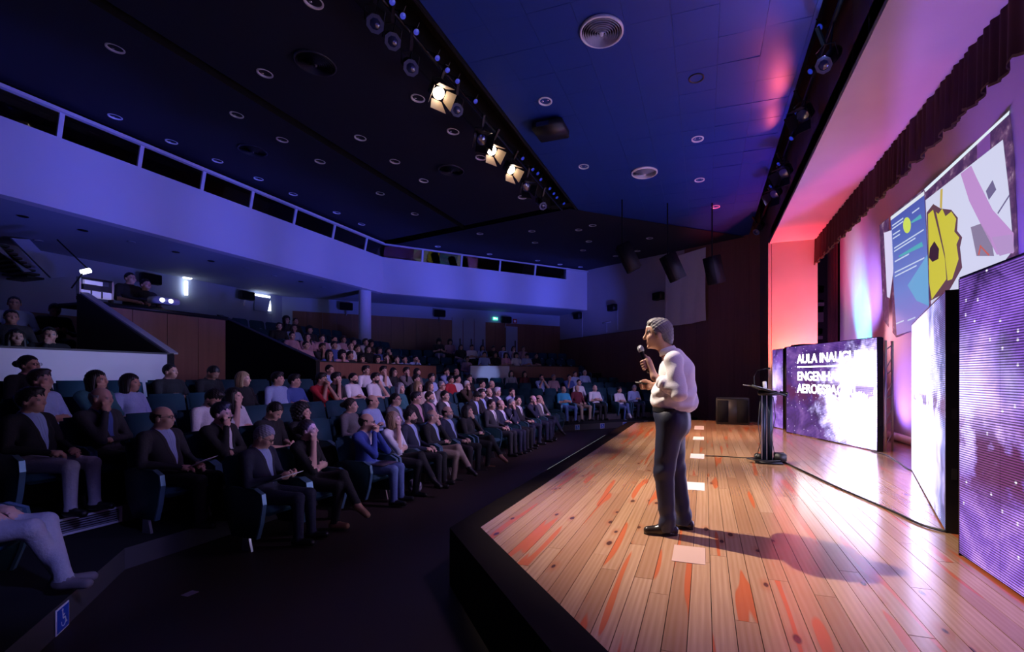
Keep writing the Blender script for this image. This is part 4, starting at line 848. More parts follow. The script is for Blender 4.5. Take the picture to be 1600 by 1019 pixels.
for k, (x, y) in enumerate(((515, 5), (568, 75), (635, 155), (740, 285), (790, 345), (840, 400), (930, 500), (1165, 785), (1215, 840), (1240, 860), (1255, 890), (1300, 935), (1320, 960), (1335, 980), (1370, 1010))):
    L = on_x(450 + x / 3.184, y / 3.184, -3.72); fixture('b', L, (1.0, L.y - 2.0, 0), 'small blue lamp on the bar along the ceiling slot', 'blue lamps along the slot')
mb = MB(); mb.tube([(-3.92, 0.5, 6.13), (-3.92, 12.55, 6.13)], 0.03, 10); tag(build(mb, 'lighting_bar', M_BLACKM, smooth=True), 'long black bar carrying lamps in the ceiling slot', 'lighting bar')
pf = [('p', 1296, 92, 'pale-fronted spotlight nearest on the proscenium bar'), ('f0', 1255, 180, 'second spotlight along the proscenium bar'), ('f0', 1225, 270, 'third spotlight along the proscenium bar'), ('f0', 1210, 303, 'fourth spotlight along the proscenium bar'), ('p', 1186, 357, 'farthest spotlight on the proscenium bar')]
for kd, x, y, lab in pf:
    L = on_x(x, y, 1.55); fixture(kd, L, (-1.5, L.y - 3.5, 1.0), lab, 'spotlights on the proscenium bar')
for k, (x, y) in enumerate(((1283, 40), (1268, 110), (1247, 175), (1238, 215), (1218, 255), (1205, 290))):
    L = on_x(x, y, 1.50); fixture('b', L, (-2.0, L.y - 2.0, 2), 'small blue lamp on the bar along the proscenium', 'blue lamps along the proscenium')
mb = MB(); mb.tube([(1.60, 0.5, 5.95), (1.60, 15.6, 5.95)], 0.03, 10); tag(build(mb, 'lighting_bar', M_BLACKM, smooth=True), 'long black lighting bar between stage ceiling and proscenium', 'lighting bar')

# ---- downlights and air diffusers
def make_downlight(R=0.125):
    r = empty('downlight'); mb = MB(); mb.lathe([(R, -0.004), (R, 0.0), (R * 0.98, -0.018), (R * 0.80, -0.012), (R * 0.74, 0.015)], 24); build(mb, 'trim_ring', M_RINGW, r, smooth=True)
    mb = MB(); mb.lathe([(R * 0.74, 0.012), (R * 0.62, 0.07), (R * 0.3, 0.10), (0.0, 0.10)], 20); build(mb, 'reflector', mat('can_inside', (0.12, 0.12, 0.2), 0.3, 0.8), r, smooth=True)
    for dx in (-0.4, 0.35):
        mb = MB(); mb.tube([(R * dx, 0, 0.085), (R * dx, 0, 0.0)], [R * 0.18, R * 0.14], 8); build(mb, 'bulb', M_CHROME, r, smooth=True)
    return r
def normal_to(o, loc, nrm):
    o.matrix_world = frame(loc, Vector((1, 0, 0.0)) if abs(nrm[0]) < 0.9 else Vector((0, 1, 0)), nrm)
NC = Vector((0.1, 0, 1)).normalized(); a_ = 0.085 * S2; NWg = Vector((a_, -a_, 1)).normalized()
dl = None
def downlight(P, n, label, group):
    global dl
    if dl is None: o = dl = make_downlight()
    else: o = copy_tree(dl)
    normal_to(o, P, n); tag(o, label, 'downlight', group)
for x, y in ((852, 158), (1090, 217), (912, 260), (1093, 281), (1118, 323)): downlight(on_z(x, y, 6.197), (0, 0, 1), 'bright-rimmed round downlight in the blue stage ceiling', 'downlights in the stage ceiling')
for x, y in ((180, 75), (414, 114), (370, 179), (180, 182), (441, 218), (563, 215), (500, 252), (340, 251), (653, 153), (708, 205), (751, 246), (490, 2), (458, 303), (404, 279), (594, 302), (662, 282), (617, 252), (526, 332), (648, 334), (816, 308), (565, 350), (268, 221)):
    downlight(on_c(x, y), NC, 'dim round downlight in the dark sloping hall ceiling', 'downlights in the hall ceiling')
for x, y in ((750, 365), (831, 361), (836, 379), (920, 377), (911, 391), (765, 397), (840, 407), (875, 413), (907, 417), (962, 400), (996, 392), (1015, 372), (926, 352), (904, 359), (684, 385)):
    downlight(on_w(x, y), NWg, 'tiny downlight in the hall ceiling above the far balcony', 'downlights above the far balcony')
def diffuser(P, n, D, m, label):
    o = empty('air_diffuser'); R = D / 2
    mb = MB(); mb.lathe([(R, -0.005), (R, -0.03), (R * 0.93, -0.045), (R * 0.90, -0.02)], 36); build(mb, 'rim', m, o, smooth=True)
    for k in range(7):
        r0 = R * (0.86 - 0.105 * k); mb = MB(); mb.lathe([(r0, -0.045 - 0.004 * k), (r0 - R * 0.035, -0.016), (r0 - R * 0.043, -0.018), (r0 - R * 0.012, -0.05 - 0.004 * k)], 32); build(mb, 'ring', m, o, smooth=True)
    mb = MB(); mb.lathe([(R * 0.11, -0.02), (R * 0.08, -0.07), (0.0, -0.085)], 16); build(mb, 'hub', m, o, smooth=True)
    mb = MB(); mb.lathe([(R * 0.9, -0.006), (0, -0.006)], 32); build(mb, 'backing', M_BLACK, o)
    normal_to(o, P, n); tag(o, label, 'air diffuser'); return o
diffuser(on_z(940, 48, 6.195), (0, 0, 1), 0.62, M_RINGW, 'large bright ringed air diffuser in the stage ceiling')
diffuser(on_z(1007, 269, 6.195), (0, 0, 1), 0.62, M_RINGW, 'second ringed air diffuser farther along the stage ceiling')
M_DD = mat('dark_diffuser', (0.035, 0.035, 0.06), 0.45)
for x, y, lab in ((493, 97, 'dark air diffuser near the top of the hall ceiling'), (395, 234, 'dark air diffuser above the long balcony'), (705, 265, 'dark air diffuser close to the ceiling slot')): diffuser(on_c(x, y), NC, 0.62, M_DD, lab)
mb = MB(); mb.lathe([(0.125, 0.0), (0.125, -0.012), (0.105, -0.012), (0.10, 0.03), (0.0, 0.03)], 24); o = build(mb, 'ceiling_opening', [M_BLACK], loc=on_z(1088, 122, 6.198), smooth=True); tag(o, 'round black empty lamp hole in the stage ceiling', 'lamp hole')
ch = empty('ceiling_projector'); tag(ch, 'black box hanging flat under the stage ceiling', 'projector')
p0, p1 = on_z(826, 196, 6.0), on_z(893, 220, 6.0); ch.location = ((p0.x + p1.x) / 2, (p0.y + p1.y) / 2, 6.0)
mb = MB(); mb.box((-0.30, -0.26, -0.02), (0.30, 0.26, 0.14)); build(mb, 'body', M_BLACK, ch, bevel=0.02)
mb = MB(); mb.box((-0.20, -0.275, 0.02), (0.05, -0.25, 0.10)); build(mb, 'front_window', M_LENS, ch)
mb = MB(); mb.tube([(0, 0, 0.13), (0, 0, 0.2)], 0.04, 10); build(mb, 'ceiling_mount', M_BLACKM, ch)

# ---- hung loudspeakers
def loudspeaker(x, y, D, yaw, tilt, label, sz=(0.40, 0.38, 0.78)):
    r = ray(x, y); P = Vector((r[0] * D, r[1] * D, EYE + r[2] * D)); o = empty('hanging_loudspeaker'); a, b, c = sz
    mb = MB(); mb.prism([(-b / 2, -a * 0.36, -c / 2), (b / 2, -a / 2, -c / 2), (b / 2, a / 2, -c / 2), (-b / 2, a * 0.36, -c / 2)], (0, 0, c)); build(mb, 'cabinet', M_CAB, o, bevel=0.012)
    mb = MB(); mb.box((b / 2, -a / 2 + 0.02, -c / 2 + 0.02), (b / 2 + 0.012, a / 2 - 0.02, c / 2 - 0.02)); build(mb, 'grille', M_SPK, o, bevel=0.004)
    o.matrix_world = Matrix.Translation(P) @ rot_z(yaw) @ Matrix.Rotation(tilt, 4, 'Y'); tag(o, label, 'loudspeaker', 'loudspeakers hung by the far wall')
    top = o.matrix_world @ Vector((0, 0, c / 2)); Mi = o.matrix_world.inverted()
    mb = MB(); mb.tube([Mi @ (top + Vector((0, 0, -0.03))), Mi @ Vector((top.x, top.y, 6.3))], 0.02, 8); build(mb, 'hanger', M_BLACKM, o); return o
loudspeaker(982, 402, 12.6, math.radians(-163), math.radians(27), 'hung loudspeaker with blue-lit side, closest to the balcony')
loudspeaker(1052, 417, 12.9, math.radians(-150), math.radians(27), 'hung loudspeaker in front of the grey cloth')
loudspeaker(1117, 422, 12.9, math.radians(-135), math.radians(16), 'dim hung loudspeaker against the dark wood wall')

# ---- things on the far side wall
def wall_at(x, y, off=0.0):
    p = Vector((W0.x, W0.y)) + WN * off; return on_p(x, y, p, WN)
MWALL = lambda P: frame(P, (-WD.x, -WD.y, 0), (0, 0, 1))       # local x along the wall towards the stage, y into the wall
A, B2 = wall_at(1041, 395, 0.06), wall_at(1104, 502, 0.06); wd = (Vector(B2[:2]) - Vector(A[:2])).length
mb = MB(); nx, nz = 26, 16; vs = []
for i in range(nx + 1):
    for j in range(nz + 1):
        u, v = i / nx, j / nz; sag = 0.05 * math.sin(math.pi * u) * v
        vs.append((u * wd, -0.03 - 0.05 * abs(math.sin(7 * u + 3 * v * (u - 0.2))) * (0.3 + v), 3.42 + (6.2 - 3.42) * (1 - v) - sag + 0.10 * (1 - u) * 0))
mb.add(vs, [(i * (nz + 1) + j, (i + 1) * (nz + 1) + j, (i + 1) * (nz + 1) + j + 1, i * (nz + 1) + j + 1) for i in range(nx) for j in range(nz)])
o = build(mb, 'hanging_cloth', M_BANNER, smooth=True, M=MWALL((A.x, A.y, 0))); tag(o, 'grey cloth hanging in folds on the far wall', 'cloth')
for k, (x, y, lab) in enumerate(((1029, 463, 'black wall speaker next to the grey cloth'), (957, 481, 'black wall speaker in the middle of the far plaster wall'), (903, 494, 'black wall speaker near the balcony end'))):
    P = wall_at(x, y, 0.22); o = empty('wall_speaker'); mb = MB(); mb.box((-0.25, -0.14, -0.16), (0.25, 0.12, 0.16)); build(mb, 'cabinet', M_BLACK, o, bevel=0.02); mb = MB(); mb.box((-0.23, -0.155, -0.14), (0.23, -0.14, 0.14)); build(mb, 'grille', M_SPK, o)
    mb = MB(); mb.box((-0.03, 0.1, -0.03), (0.03, 0.24, 0.03)); build(mb, 'bracket', M_BLACKM, o); o.matrix_world = MWALL(P); tag(o, lab, 'speaker', 'speakers on the far wall')
for x, y0, y1, lab in ((1039, 460, 503, 'thin white conduit running down beside the grey cloth'), (965, 477, 516, 'thin white conduit below the middle wall speaker'), (910, 488, 527, 'thin white conduit by the balcony end'), (948, 504, 520, 'short white conduit with a flat head on the far wall')):
    P, Q = wall_at(x, y0, 0.03), wall_at(x, y1, 0.03); mb = MB(); mb.tube([P, Q], 0.022, 6)
    if x == 948: mb.tube([P + Vector((0.25, -0.22, 0)), P - Vector((0.25, -0.22, 0))], 0.03, 6)
    tag(build(mb, 'conduit', M_FASCIA, smooth=True), lab, 'conduit', 'conduits on the far wall')
# ---- things on the walls under the balcony
def back_at(x, y, off=0.0): p = C0 + CN * off; return on_p(x, y, p, CN)
for x, y, main, lab in ((235, 436, 1, 'black wall speaker behind the control booth'), (385, 462, 1, 'black wall speaker beside the bright doorway'), (541, 479, 0, 'black wall speaker just beyond the doorway corner'), (687, 490, 0, 'black wall speaker past the round column'), (791, 500, 0, 'black wall speaker beside the green exit sign')):
    o = empty('wall_speaker'); mb = MB(); mb.box((-0.28, -0.12, -0.17), (0.28, 0.1, 0.17)); build(mb, 'cabinet', M_BLACK, o, bevel=0.02); mb = MB(); mb.box((-0.26, -0.135, -0.15), (0.26, -0.12, 0.15)); build(mb, 'grille', M_SPK, o)
    mb = MB(); mb.tube([(0, 0.05, -0.15), (0, 0.15, -0.4)], 0.03, 8); build(mb, 'bracket', M_ALU, o)
    o.matrix_world = frame(on_x(x, y, -17.6), (0, 1, 0), (0, 0, 1)) if main else frame(back_at(x, y, 0.2), (CD.x, CD.y, 0), (0, 0, 1)); tag(o, lab, 'speaker', 'speakers under the balcony')
M_TUBE = mat('tube_lit', (1, 1, 1), 0.4, emit=(0.85, 0.9, 1.0), es=5.0)
dw = empty('lit_doorway', on_x(410, 475, -17.85)); tag(dw, 'doorway with bright light around its curtain', 'doorway')
def dchild(mb, nm, m): o = build(mb, nm, m); o.parent = dw; o.matrix_parent_inverse = Matrix.Translation(-dw.location); return o
mb = MB(); mb.prism([on_x(397, 459, -17.82), on_x(421, 463, -17.82), on_x(421, 466, -17.82), on_x(397, 462, -17.82)], (0.04, 0, 0)); dchild(mb, 'lit_gap', M_TUBE)
mb = MB(); mb.prism([on_x(421.5, 470, -17.82), on_x(422.5, 486, -17.82), on_x(418, 486, -17.82)], (0.04, 0, 0)); dchild(mb, 'lit_gap', M_TUBE)
mb = MB(); mb.prism([on_x(397, 462, -17.84), on_x(421, 466, -17.84), on_x(421, 488, -17.84), on_x(397, 485, -17.84)], (0.05, 0, 0)); dchild(mb, 'door_curtain', M_BACKW)
el = empty('emergency_lamp', on_x(291, 446, -17.8)); tag(el, 'bright vertical emergency lamp on the back wall', 'lamp')
mb = MB(); mb.tube([(0.0, 0, -0.35), (0.0, 0, 0.15)], 0.05, 10); build(mb, 'tube', M_TUBE, el); mb = MB(); mb.box((-0.05, -0.1, 0.24), (0.08, 0.16, 0.34)); build(mb, 'head', M_TUBE, el, bevel=0.02)
ex = empty('exit_sign'); ex.matrix_world = frame(back_at(774, 498, 0.08), (CD.x, CD.y, 0), (0, 0, 1)); tag(ex, 'small glowing green exit sign under the far balcony', 'sign')
mb = MB(); mb.box((-0.14, -0.02, -0.08), (0.14, 0.02, 0.08)); build(mb, 'face', mat('exit_green_lit', (0.1, 0.6, 0.3), 0.5, emit=(0.10, 0.8, 0.5), es=1.6), ex); mb = MB(); mb.box((-0.10, -0.026, -0.03), (0.0, -0.02, 0.05)); mb.box((0.03, -0.026, -0.015), (0.11, -0.02, 0.015)); build(mb, 'pictogram', mat('exit_white_lit', (1, 1, 1), 0.5, emit=(0.9, 1, 0.95), es=2.0), ex)
fh = empty('fire_hose_sign'); fh.matrix_world = frame(back_at(804.5, 502, 0.06), (CD.x, CD.y, 0), (0, 0, 1)); tag(fh, 'square red fire hose sign under the far balcony', 'sign')
mb = MB(); mb.box((-0.12, -0.01, -0.12), (0.12, 0.01, 0.12)); build(mb, 'plate', mat('sign_red', (0.5, 0.02, 0.02), 0.5), fh); mb = MB(); mb.box((-0.06, -0.016, -0.07), (0.06, -0.01, 0.06)); build(mb, 'pictogram', M_SIGNW, fh)
# recessed lights in the balcony soffit
for x, y in ((36, 338), (130, 360), (205, 378), (275, 394), (330, 408), (385, 419), (60, 376), (302, 428), (428, 431), (470, 440), (405, 446), (505, 449)):
    P = on_z(x, y, ZB0 + 0.012); mb = MB(); mb.lathe([(0.09, 0.0), (0.085, -0.012), (0.06, -0.004), (0.0, 0.0)], 14); o = build(mb, 'soffit_light', M_BLACK if (x // 10) % 2 else M_SOFFIT, loc=P, smooth=True); tag(o, 'small recessed light in the balcony soffit', 'soffit light', 'lights in the balcony soffit')

# ---- control booth
cb = empty('control_booth', (-10.6, 6.45, 0)); tag(cb, 'brown wooden control booth front above the entrance', 'booth')
for k in range(4):
    y0 = -1.2 + 0.6 * k; mb = MB(); mb.box((0.0, y0, 0.75), (0.06, y0 + 0.592, 2.62)); build(mb, 'front_panel', M_WOODW, cb)
mb = MB(); mb.box((-1.0, -1.2, 2.60), (0.10, 1.22, 2.68)); build(mb, 'desk_top', M_BLACK, cb, bevel=0.01)
mb = MB(); mb.box((-3.2, -1.2, 1.7), (0, 1.2, 1.76)); build(mb, 'floor_slab', M_TIER, cb); mb = MB(); mb.box((-1.0, 1.14, 0.6), (0.0, 1.2, 2.62)); build(mb, 'side_panel', M_WOODD, cb)
rk = empty('equipment_rack', on_x(149, 451, -11.0)); tag(rk, 'open equipment rack glowing pale at the control booth', 'rack')
a, b = on_x(123, 433, -11.0), on_x(174, 470, -11.0); dy, dz = (b.y - a.y) / 2, (a.z - b.z) / 2
M_RK = mat('rack_panel', (0.5, 0.5, 0.6), 0.4, emit=(0.35, 0.33, 0.75), es=0.5)
for y0, z0, y1, z1, m, nm in ((-1, -1, 1, -0.3, M_RK, 'lit_panel'), (-0.7, 0.35, 0.4, 0.75, M_RK, 'lit_panel'), (-0.8, -0.25, 0.8, 0.3, M_BLACK, 'console'), (-1.05, -1, -0.95, 1, M_ALU, 'upright'), (0.95, -1, 1.05, 1, M_ALU, 'upright'), (-1, 0.9, 1, 1.0, M_BLACKM, 'top_rail'), (-0.35, -1, -0.3, -0.3, M_BLACK, 'divider'), (0.3, -1, 0.36, -0.3, M_BLACK, 'divider'), (-1.05, -1.35, -0.9, -1, M_BLACKM, 'foot'), (0.9, -1.35, 1.05, -1, M_BLACKM, 'foot')):
    th = 0.03 if m is M_RK else 0.05; mb = MB(); mb.box((-th, y0 * dy, z0 * dz), (th, y1 * dy, z1 * dz)); build(mb, nm, m, rk)
dlp = empty('desk_lamp', on_x(134, 424, -10.9)); tag(dlp, 'tiny bright desk lamp on an arm above the rack', 'lamp')
mb = MB(); mb.tube([(0, -0.06, -0.03), (0, 0.06, 0.03)], 0.045, 10); build(mb, 'shade', mat('desk_lamp_lit', (1, 1, 1), 0.4, emit=(0.95, 0.97, 1.0), es=6.0), dlp); mb = MB(); mb.tube([(0, 0.05, 0.03), (-0.1, -0.35, 0.5)], 0.012, 6); mb.tube([(0, -0.03, -0.02), (0, -0.2, -0.35)], 0.012, 6); build(mb, 'arm', M_BLACKM, dlp)
pj = empty('slide_projector', on_x(262, 470, -10.55)); tag(pj, 'pale projector with two glowing lenses on the control booth', 'projector')
mb = MB(); mb.box((-0.3, -0.2, -0.06), (0.0, 0.24, 0.07)); build(mb, 'body', mat('projector_white', (0.5, 0.5, 0.6), 0.4), pj, bevel=0.02)
for yy in (-0.1, 0.06):
    mb = MB(); mb.lathe([(0.045, 0.0), (0.04, 0.01), (0.0, 0.012)], 14, M=Matrix.Translation((0, yy, 0)) @ Matrix.Rotation(math.pi / 2, 4, 'Y')); build(mb, 'lens', M_TUBE, pj)

# ---- wheelchair place plates on the risers, vent grille
def plate(P, along, label, s=1.0):
    o = empty('wheelchair_sign'); w_, h_ = 0.085 * s, 0.085 * s
    mb = MB(); mb.box((-w_, -0.006, -h_), (w_, 0, h_)); build(mb, 'plate', M_SIGNW, o)
    mb = MB(); mb.box((-w_ * 0.88, -0.009, -h_ * 0.88), (w_ * 0.88, -0.006, h_ * 0.88)); build(mb, 'field', M_SIGNB, o)
    mb = MB(); R = 0.030 * s
    for i in range(14):
        a0, a1 = math.radians(-200 + i * 20), math.radians(-180 + i * 20)
        mb.prism([(R * math.cos(a0), -0.009, -0.025 * s + R * math.sin(a0)), (R * math.cos(a1), -0.009, -0.025 * s + R * math.sin(a1)), (R * 0.78 * math.cos(a1), -0.009, -0.025 * s + R * 0.78 * math.sin(a1)), (R * 0.78 * math.cos(a0), -0.009, -0.025 * s + R * 0.78 * math.sin(a0))], (0, -0.002, 0))
    for p, q in (((-0.010, 0.045), (-0.006, 0.0)), ((-0.006, 0.0), (0.022, 0.0)), ((0.022, 0.0), (0.036, -0.04)), ((-0.008, 0.022), (0.016, 0.022)), ((0.036, -0.04), (0.046, -0.036))):
        p, q = Vector((p[0] * s, 0, p[1] * s)), Vector((q[0] * s, 0, q[1] * s)); d = (q - p).normalized(); n = Vector((-d.z, 0, d.x)) * 0.0045 * s; z = Vector((0, -0.009, 0)); mb.prism([p - n + z, q - n + z, q + n + z, p + n + z], (0, -0.002, 0))
    mb.prism([(-0.012 * s + 0.010 * s * math.cos(t * math.pi / 5), -0.009, 0.058 * s + 0.010 * s * math.sin(t * math.pi / 5)) for t in range(10)], (0, -0.002, 0)); build(mb, 'wheelchair_symbol', M_SIGNW, o)
    o.matrix_world = frame(P, along, (0, 0, 1)); tag(o, label, 'sign', 'wheelchair place signs'); return o
for x, lab in ((902, 'wheelchair sign on the riser, first beyond the front row'), (941, 'wheelchair sign on the riser, second beyond the front row'), (976, 'wheelchair sign on the riser, third beyond the front row'), (1009, 'wheelchair sign on the riser just behind the speaker')):
    P = on_p(x, 668, WR, WNb); plate((P.x + S2 * 0.004, P.y - S2 * 0.004, -0.40), (WDr.x, WDr.y, 0), lab)
plate((-4.34 + 0.004, 1.98 + 0.004, -0.405), (-S2, S2, 0), 'wheelchair sign below the crossed ankles in grey trousers', 1.05)
vg = empty('vent_grille', (-6.10, 2.95, -0.2)); tag(vg, 'long pale vent grille in the riser', 'vent grille')
L0, L1 = -0.31, 0.33
for nm, a, b in (('frame', (0, L0, -0.085), (0.015, L1, -0.065)), ('frame', (0, L0, 0.065), (0.015, L1, 0.085)), ('frame', (0, L0, -0.065), (0.015, L0 + 0.03, 0.065)), ('frame', (0, L1 - 0.03, -0.065), (0.015, L1, 0.065))):
    mb = MB(); mb.box(a, b); build(mb, nm, M_WHITE, vg)
mb = MB(); mb.box((0.001, L0 + 0.03, -0.065), (0.003, L1 - 0.03, 0.065)); build(mb, 'backing', M_BLACK, vg)
for k in range(5):
    mb = MB(); z = -0.05 + 0.024 * k; mb.prism([(0.003, L0 + 0.03, z), (0.013, L0 + 0.03, z - 0.008), (0.013, L1 - 0.03, z - 0.008), (0.003, L1 - 0.03, z)], (0, 0, 0.004)); build(mb, 'slat', mat('vent_slat', (0.25, 0.25, 0.3), 0.5), vg)

# ================================================================== PEOPLE
SKIN, HAIR, TOP, SHIRT, LEGS, SHOE, SLEEVE, EYE_, TIE = range(9)
def v3(*a): return np.array(a, float)
def head_prims(f, R, o, female=False, brow=True, scale=1.0):
    """skull, jaw, nose, ears, brow, eyes and lips in the head frame (x forward, z up, origin mid-head)"""
    f.fr = (R, o); s = scale; w = 0.94 if female else 1.0
    f.ell((-0.012, 0, 0.026), (0.098 * s, 0.077 * s * w, 0.100 * s), SKIN, 0.02)
    f.ell((0.022, 0, -0.045), (0.070 * s, 0.058 * s * w, 0.068 * s), SKIN, 0.03)
    f.ell((0.052, 0, -0.088), (0.026 * s, 0.026 * s * w, 0.020 * s), SKIN, 0.025)
    f.cap((0.084, 0, 0.022), (0.104, 0, -0.022), 0.009, 0.0125, SKIN, 0.014)
    f.ell((0.098, 0, -0.028), (0.014, 0.017, 0.010), SKIN, 0.008)
    for y in (-1, 1):
        f.sub('ell', ((0.096, y * 0.032, 0.011), (0.018, 0.019, 0.012)), 0.012)
        f.ell((0.074, y * 0.032, 0.011), (0.013, 0.013, 0.011), EYE_, 0.004)
        f.cap((0.080, y * 0.016, 0.031), (0.070, y * 0.050, 0.031), 0.008, 0.006, HAIR if brow else SKIN, 0.008)
        f.ell((0.060, y * 0.045, -0.025), (0.022, 0.018, 0.020), SKIN, 0.03)
        f.ell((-0.010, y * 0.080 * w, -0.008), (0.021, 0.009, 0.032), SKIN, 0.008)
    f.ell((0.084, 0, -0.058), (0.010, 0.024, 0.007), SKIN, 0.008); f.ell((0.081, 0, -0.070), (0.010, 0.021, 0.007), SKIN, 0.008)
    f.fr = None
def hand_prims(f, W, d, side, n=None, size=1.0, curl=0.55, lab=SKIN, rf=0.0095):
    """palm and five fingers from the wrist W along d; n = direction the palm faces"""
    d = d / np.linalg.norm(d); n = v3(0, 0, -1) if n is None else np.asarray(n, float); n = n - d * (n @ d); n /= np.linalg.norm(n); s = np.cross(d, n) * side
    P = W + d * 0.05 * size
    f.cap(W, P + d * 0.015, 0.026 * size, 0.030 * size, lab, 0.02)
    f.cap(P + s * 0.022 * size, P - s * 0.022 * size, 0.024 * size, 0.024 * size, lab, 0.015)
    for i, (o, l) in enumerate(((0.032, 0.85), (0.011, 1.0), (-0.011, 0.95), (-0.031, 0.75))):
        A = P + d * 0.035 * size + s * o * size; B = A + (d * (1 - 0.4 * curl) + n * curl * 0.7) * 0.036 * l * size; C = B + (d * (0.8 - curl) + n * (0.3 + curl)) * 0.032 * l * size
        f.cap(A, B, rf * size, rf * 0.95 * size, lab, 0.006); f.cap(B, C, rf * 0.95 * size, rf * 0.8 * size, lab, 0.006)
    T0 = W + d * 0.02 * size + s * 0.026 * size; T1 = T0 + (d * 0.6 + s * 0.55 + n * 0.3) * 0.036 * size; f.cap(T0, T1, 0.013 * size, 0.011 * size, lab, 0.01); f.cap(T1, T1 + (d * 0.9 + n * 0.4) * 0.028 * size, 0.011 * size, 0.0085 * size, lab, 0.006)

def seated(female=False, lean=0.20, yaw=0.0, pitch=0.05, arms='lap', legs='down', build_=1.0):
    xs = spaced([(-0.48, -0.42, 0.02), (-0.42, 0.02, 0.0105), (0.02, 0.84, 0.02)]); ys = spaced([(-0.36, -0.13, 0.02), (-0.13, 0.13, 0.0105), (0.13, 0.36, 0.02)])
    zs = spaced([(0.0, 0.56, 0.021), (0.56, 0.98, 0.016), (0.98, 1.34, 0.0095)]); f = Field(xs, ys, zs)
    tl = math.tan(lean); X = lambda z: -0.10 - (z - 0.5) * tl
    sh = (0.165 if female else 0.19) * build_; b = build_
    f.ell((-0.10, 0, 0.53), (0.16, 0.185 * b, 0.12), LEGS, 0.05)
    f.ell((X(0.68) + 0.02, 0, 0.68), (0.125 * b, 0.155 * b, 0.17), TOP, 0.06)
    f.ell((X(0.86) + 0.01, 0, 0.86), (0.115 * b, (0.150 if female else 0.172) * b, 0.165), TOP, 0.06)
    if female:
        for y in (-1, 1): f.ell((X(0.84) + 0.085, y * 0.065, 0.83), (0.055, 0.055, 0.06), TOP, 0.04)
    zsld = 0.965; f.cap((X(zsld) - 0.01, -sh + 0.03, zsld), (X(zsld) - 0.01, sh - 0.03, zsld), 0.068, 0.068, TOP, 0.06)
    nb = v3(X(1.0) - 0.0, 0, 1.0); hx = nb[0] + 0.045 + 0.05 * max(0, pitch); hc = v3(hx, 0, 1.155 - 0.03 * max(0, pitch))
    R = euler_R(yaw, pitch)
    f.cap(nb - v3(0, 0, 0.03), hc + R @ v3(-0.02, 0, -0.05), 0.052 if female else 0.060, 0.050 if female else 0.057, SKIN, 0.035)
    f.cap(nb + v3(-0.035, 0, 0.015), nb + v3(0.045, 0, -0.015), 0.058, 0.055, SHIRT, 0.03)
    head_prims(f, R, hc, female, False)
    # arms
    for s in (-1, 1):
        S = v3(X(0.95), s * sh, 0.95); sx = S[0]; n = None
        if arms == 'lap': E, Wr = v3(sx + 0.06, s * (sh + 0.07), 0.70), v3(0.16, s * 0.10, 0.645); d = v3(0.8, -s * 0.5, -0.15)
        elif arms == 'cross': E, Wr = v3(sx + 0.10, s * (sh + 0.055), 0.71), v3(sx + 0.235, -s * 0.03, 0.755 + 0.02 * s); d = v3(0.1, -s, 0.05)
        elif arms == 'read': E, Wr = v3(sx + 0.07, s * (sh + 0.06), 0.69), v3(0.17, s * 0.09, 0.73); d = v3(0.8, -s * 0.4, 0.3); n = v3(0, -s, 0.3)
        elif arms == 'clasp': E, Wr = v3(0.15, s * 0.20, 0.72), v3(hx + 0.125, s * 0.035, 1.02); d = v3(0.1, -s * 0.5, 0.8); n = v3(-0.6, -s, 0)
        elif arms in ('chin_l', 'chin_r'):
            q = 1 if arms == 'chin_l' else -1
            if s == q: E, Wr = v3(0.10, s * 0.19, 0.70), v3(hx + 0.105, s * 0.055, 1.005); d = v3(-0.15, -s * 0.25, 1.0); n = v3(-1, -s * 0.2, 0)
            else: E, Wr = v3(sx + 0.10, s * (sh + 0.05), 0.70), v3(0.06, -s * 0.06, 0.70); d = v3(0.3, -s, 0)
        elif arms == 'phone': E, Wr = v3(sx + 0.06, s * (sh + 0.06), 0.69), v3(0.13, s * 0.06, 0.66 + (0.03 if s > 0 else 0)); d = v3(0.8, -s * 0.5, 0.2); n = v3(0, -s * 0.5, 1)
        f.cap(S, E, 0.058 * b, 0.047 * b, TOP, 0.03); f.cap(E, E + (Wr - E) * 0.97, 0.045 * b, 0.031 * b, SLEEVE, 0.02)
        hand_prims(f, Wr, d, s, n)
    # legs
    for s in (-1, 1):
        H = v3(-0.06, s * 0.095, 0.52)
        if legs == 'down' or (legs == 'cross' and s < 0): K, A = v3(0.37, s * 0.105, 0.505), v3(0.385 if legs == 'down' else 0.33, s * 0.115, 0.10); t = v3(1, s * 0.12, 0)
        elif legs == 'cross': K, A = v3(0.36, -0.02, 0.62), v3(0.60, -0.13, 0.33); t = v3(0.75, -0.1, -0.55)
        elif legs == 'ankle': K, A = v3(0.40, s * 0.085, 0.525), (v3(0.50, 0.07, 0.115) if s < 0 else v3(0.56, -0.05, 0.14)); t = v3(1, 0.35 * -s, -0.05)
        elif legs == 'wide': K, A = v3(0.36, s * 0.19, 0.50), v3(0.36, s * 0.17, 0.10); t = v3(1, s * 0.3, 0)
        f.cap(H, K, 0.092 * b, 0.066, LEGS, 0.04); f.cap(K, A, 0.064, 0.047, LEGS, 0.025)
        t = t / np.linalg.norm(t); low = A + v3(0, 0, -0.05) if t[2] > -0.3 else A + v3(0.02, 0, -0.05)
        f.cap(low - t * 0.035, low + t * 0.155, 0.046, 0.038, SHOE, 0.02); f.cap(A, low, 0.042, 0.044, SHOE, 0.02)
        if t[2] > -0.3: f.D[:, :, 0] = 1.0
    V, Fc, L = f.skin()
    # front of the chest: jacket opening, lapels and tie are drawn by the cloth there
    c = V[Fc].mean(1); z = c[:, 2]; front = c[:, 0] > np.array([X(q) for q in z]) + 0.03
    L = L.copy(); L[L == SHIRT] = TIE
    m = (L == TOP) & front & (np.abs(c[:, 1]) < 0.15) & (z < 1.04); L[m] = SHIRT
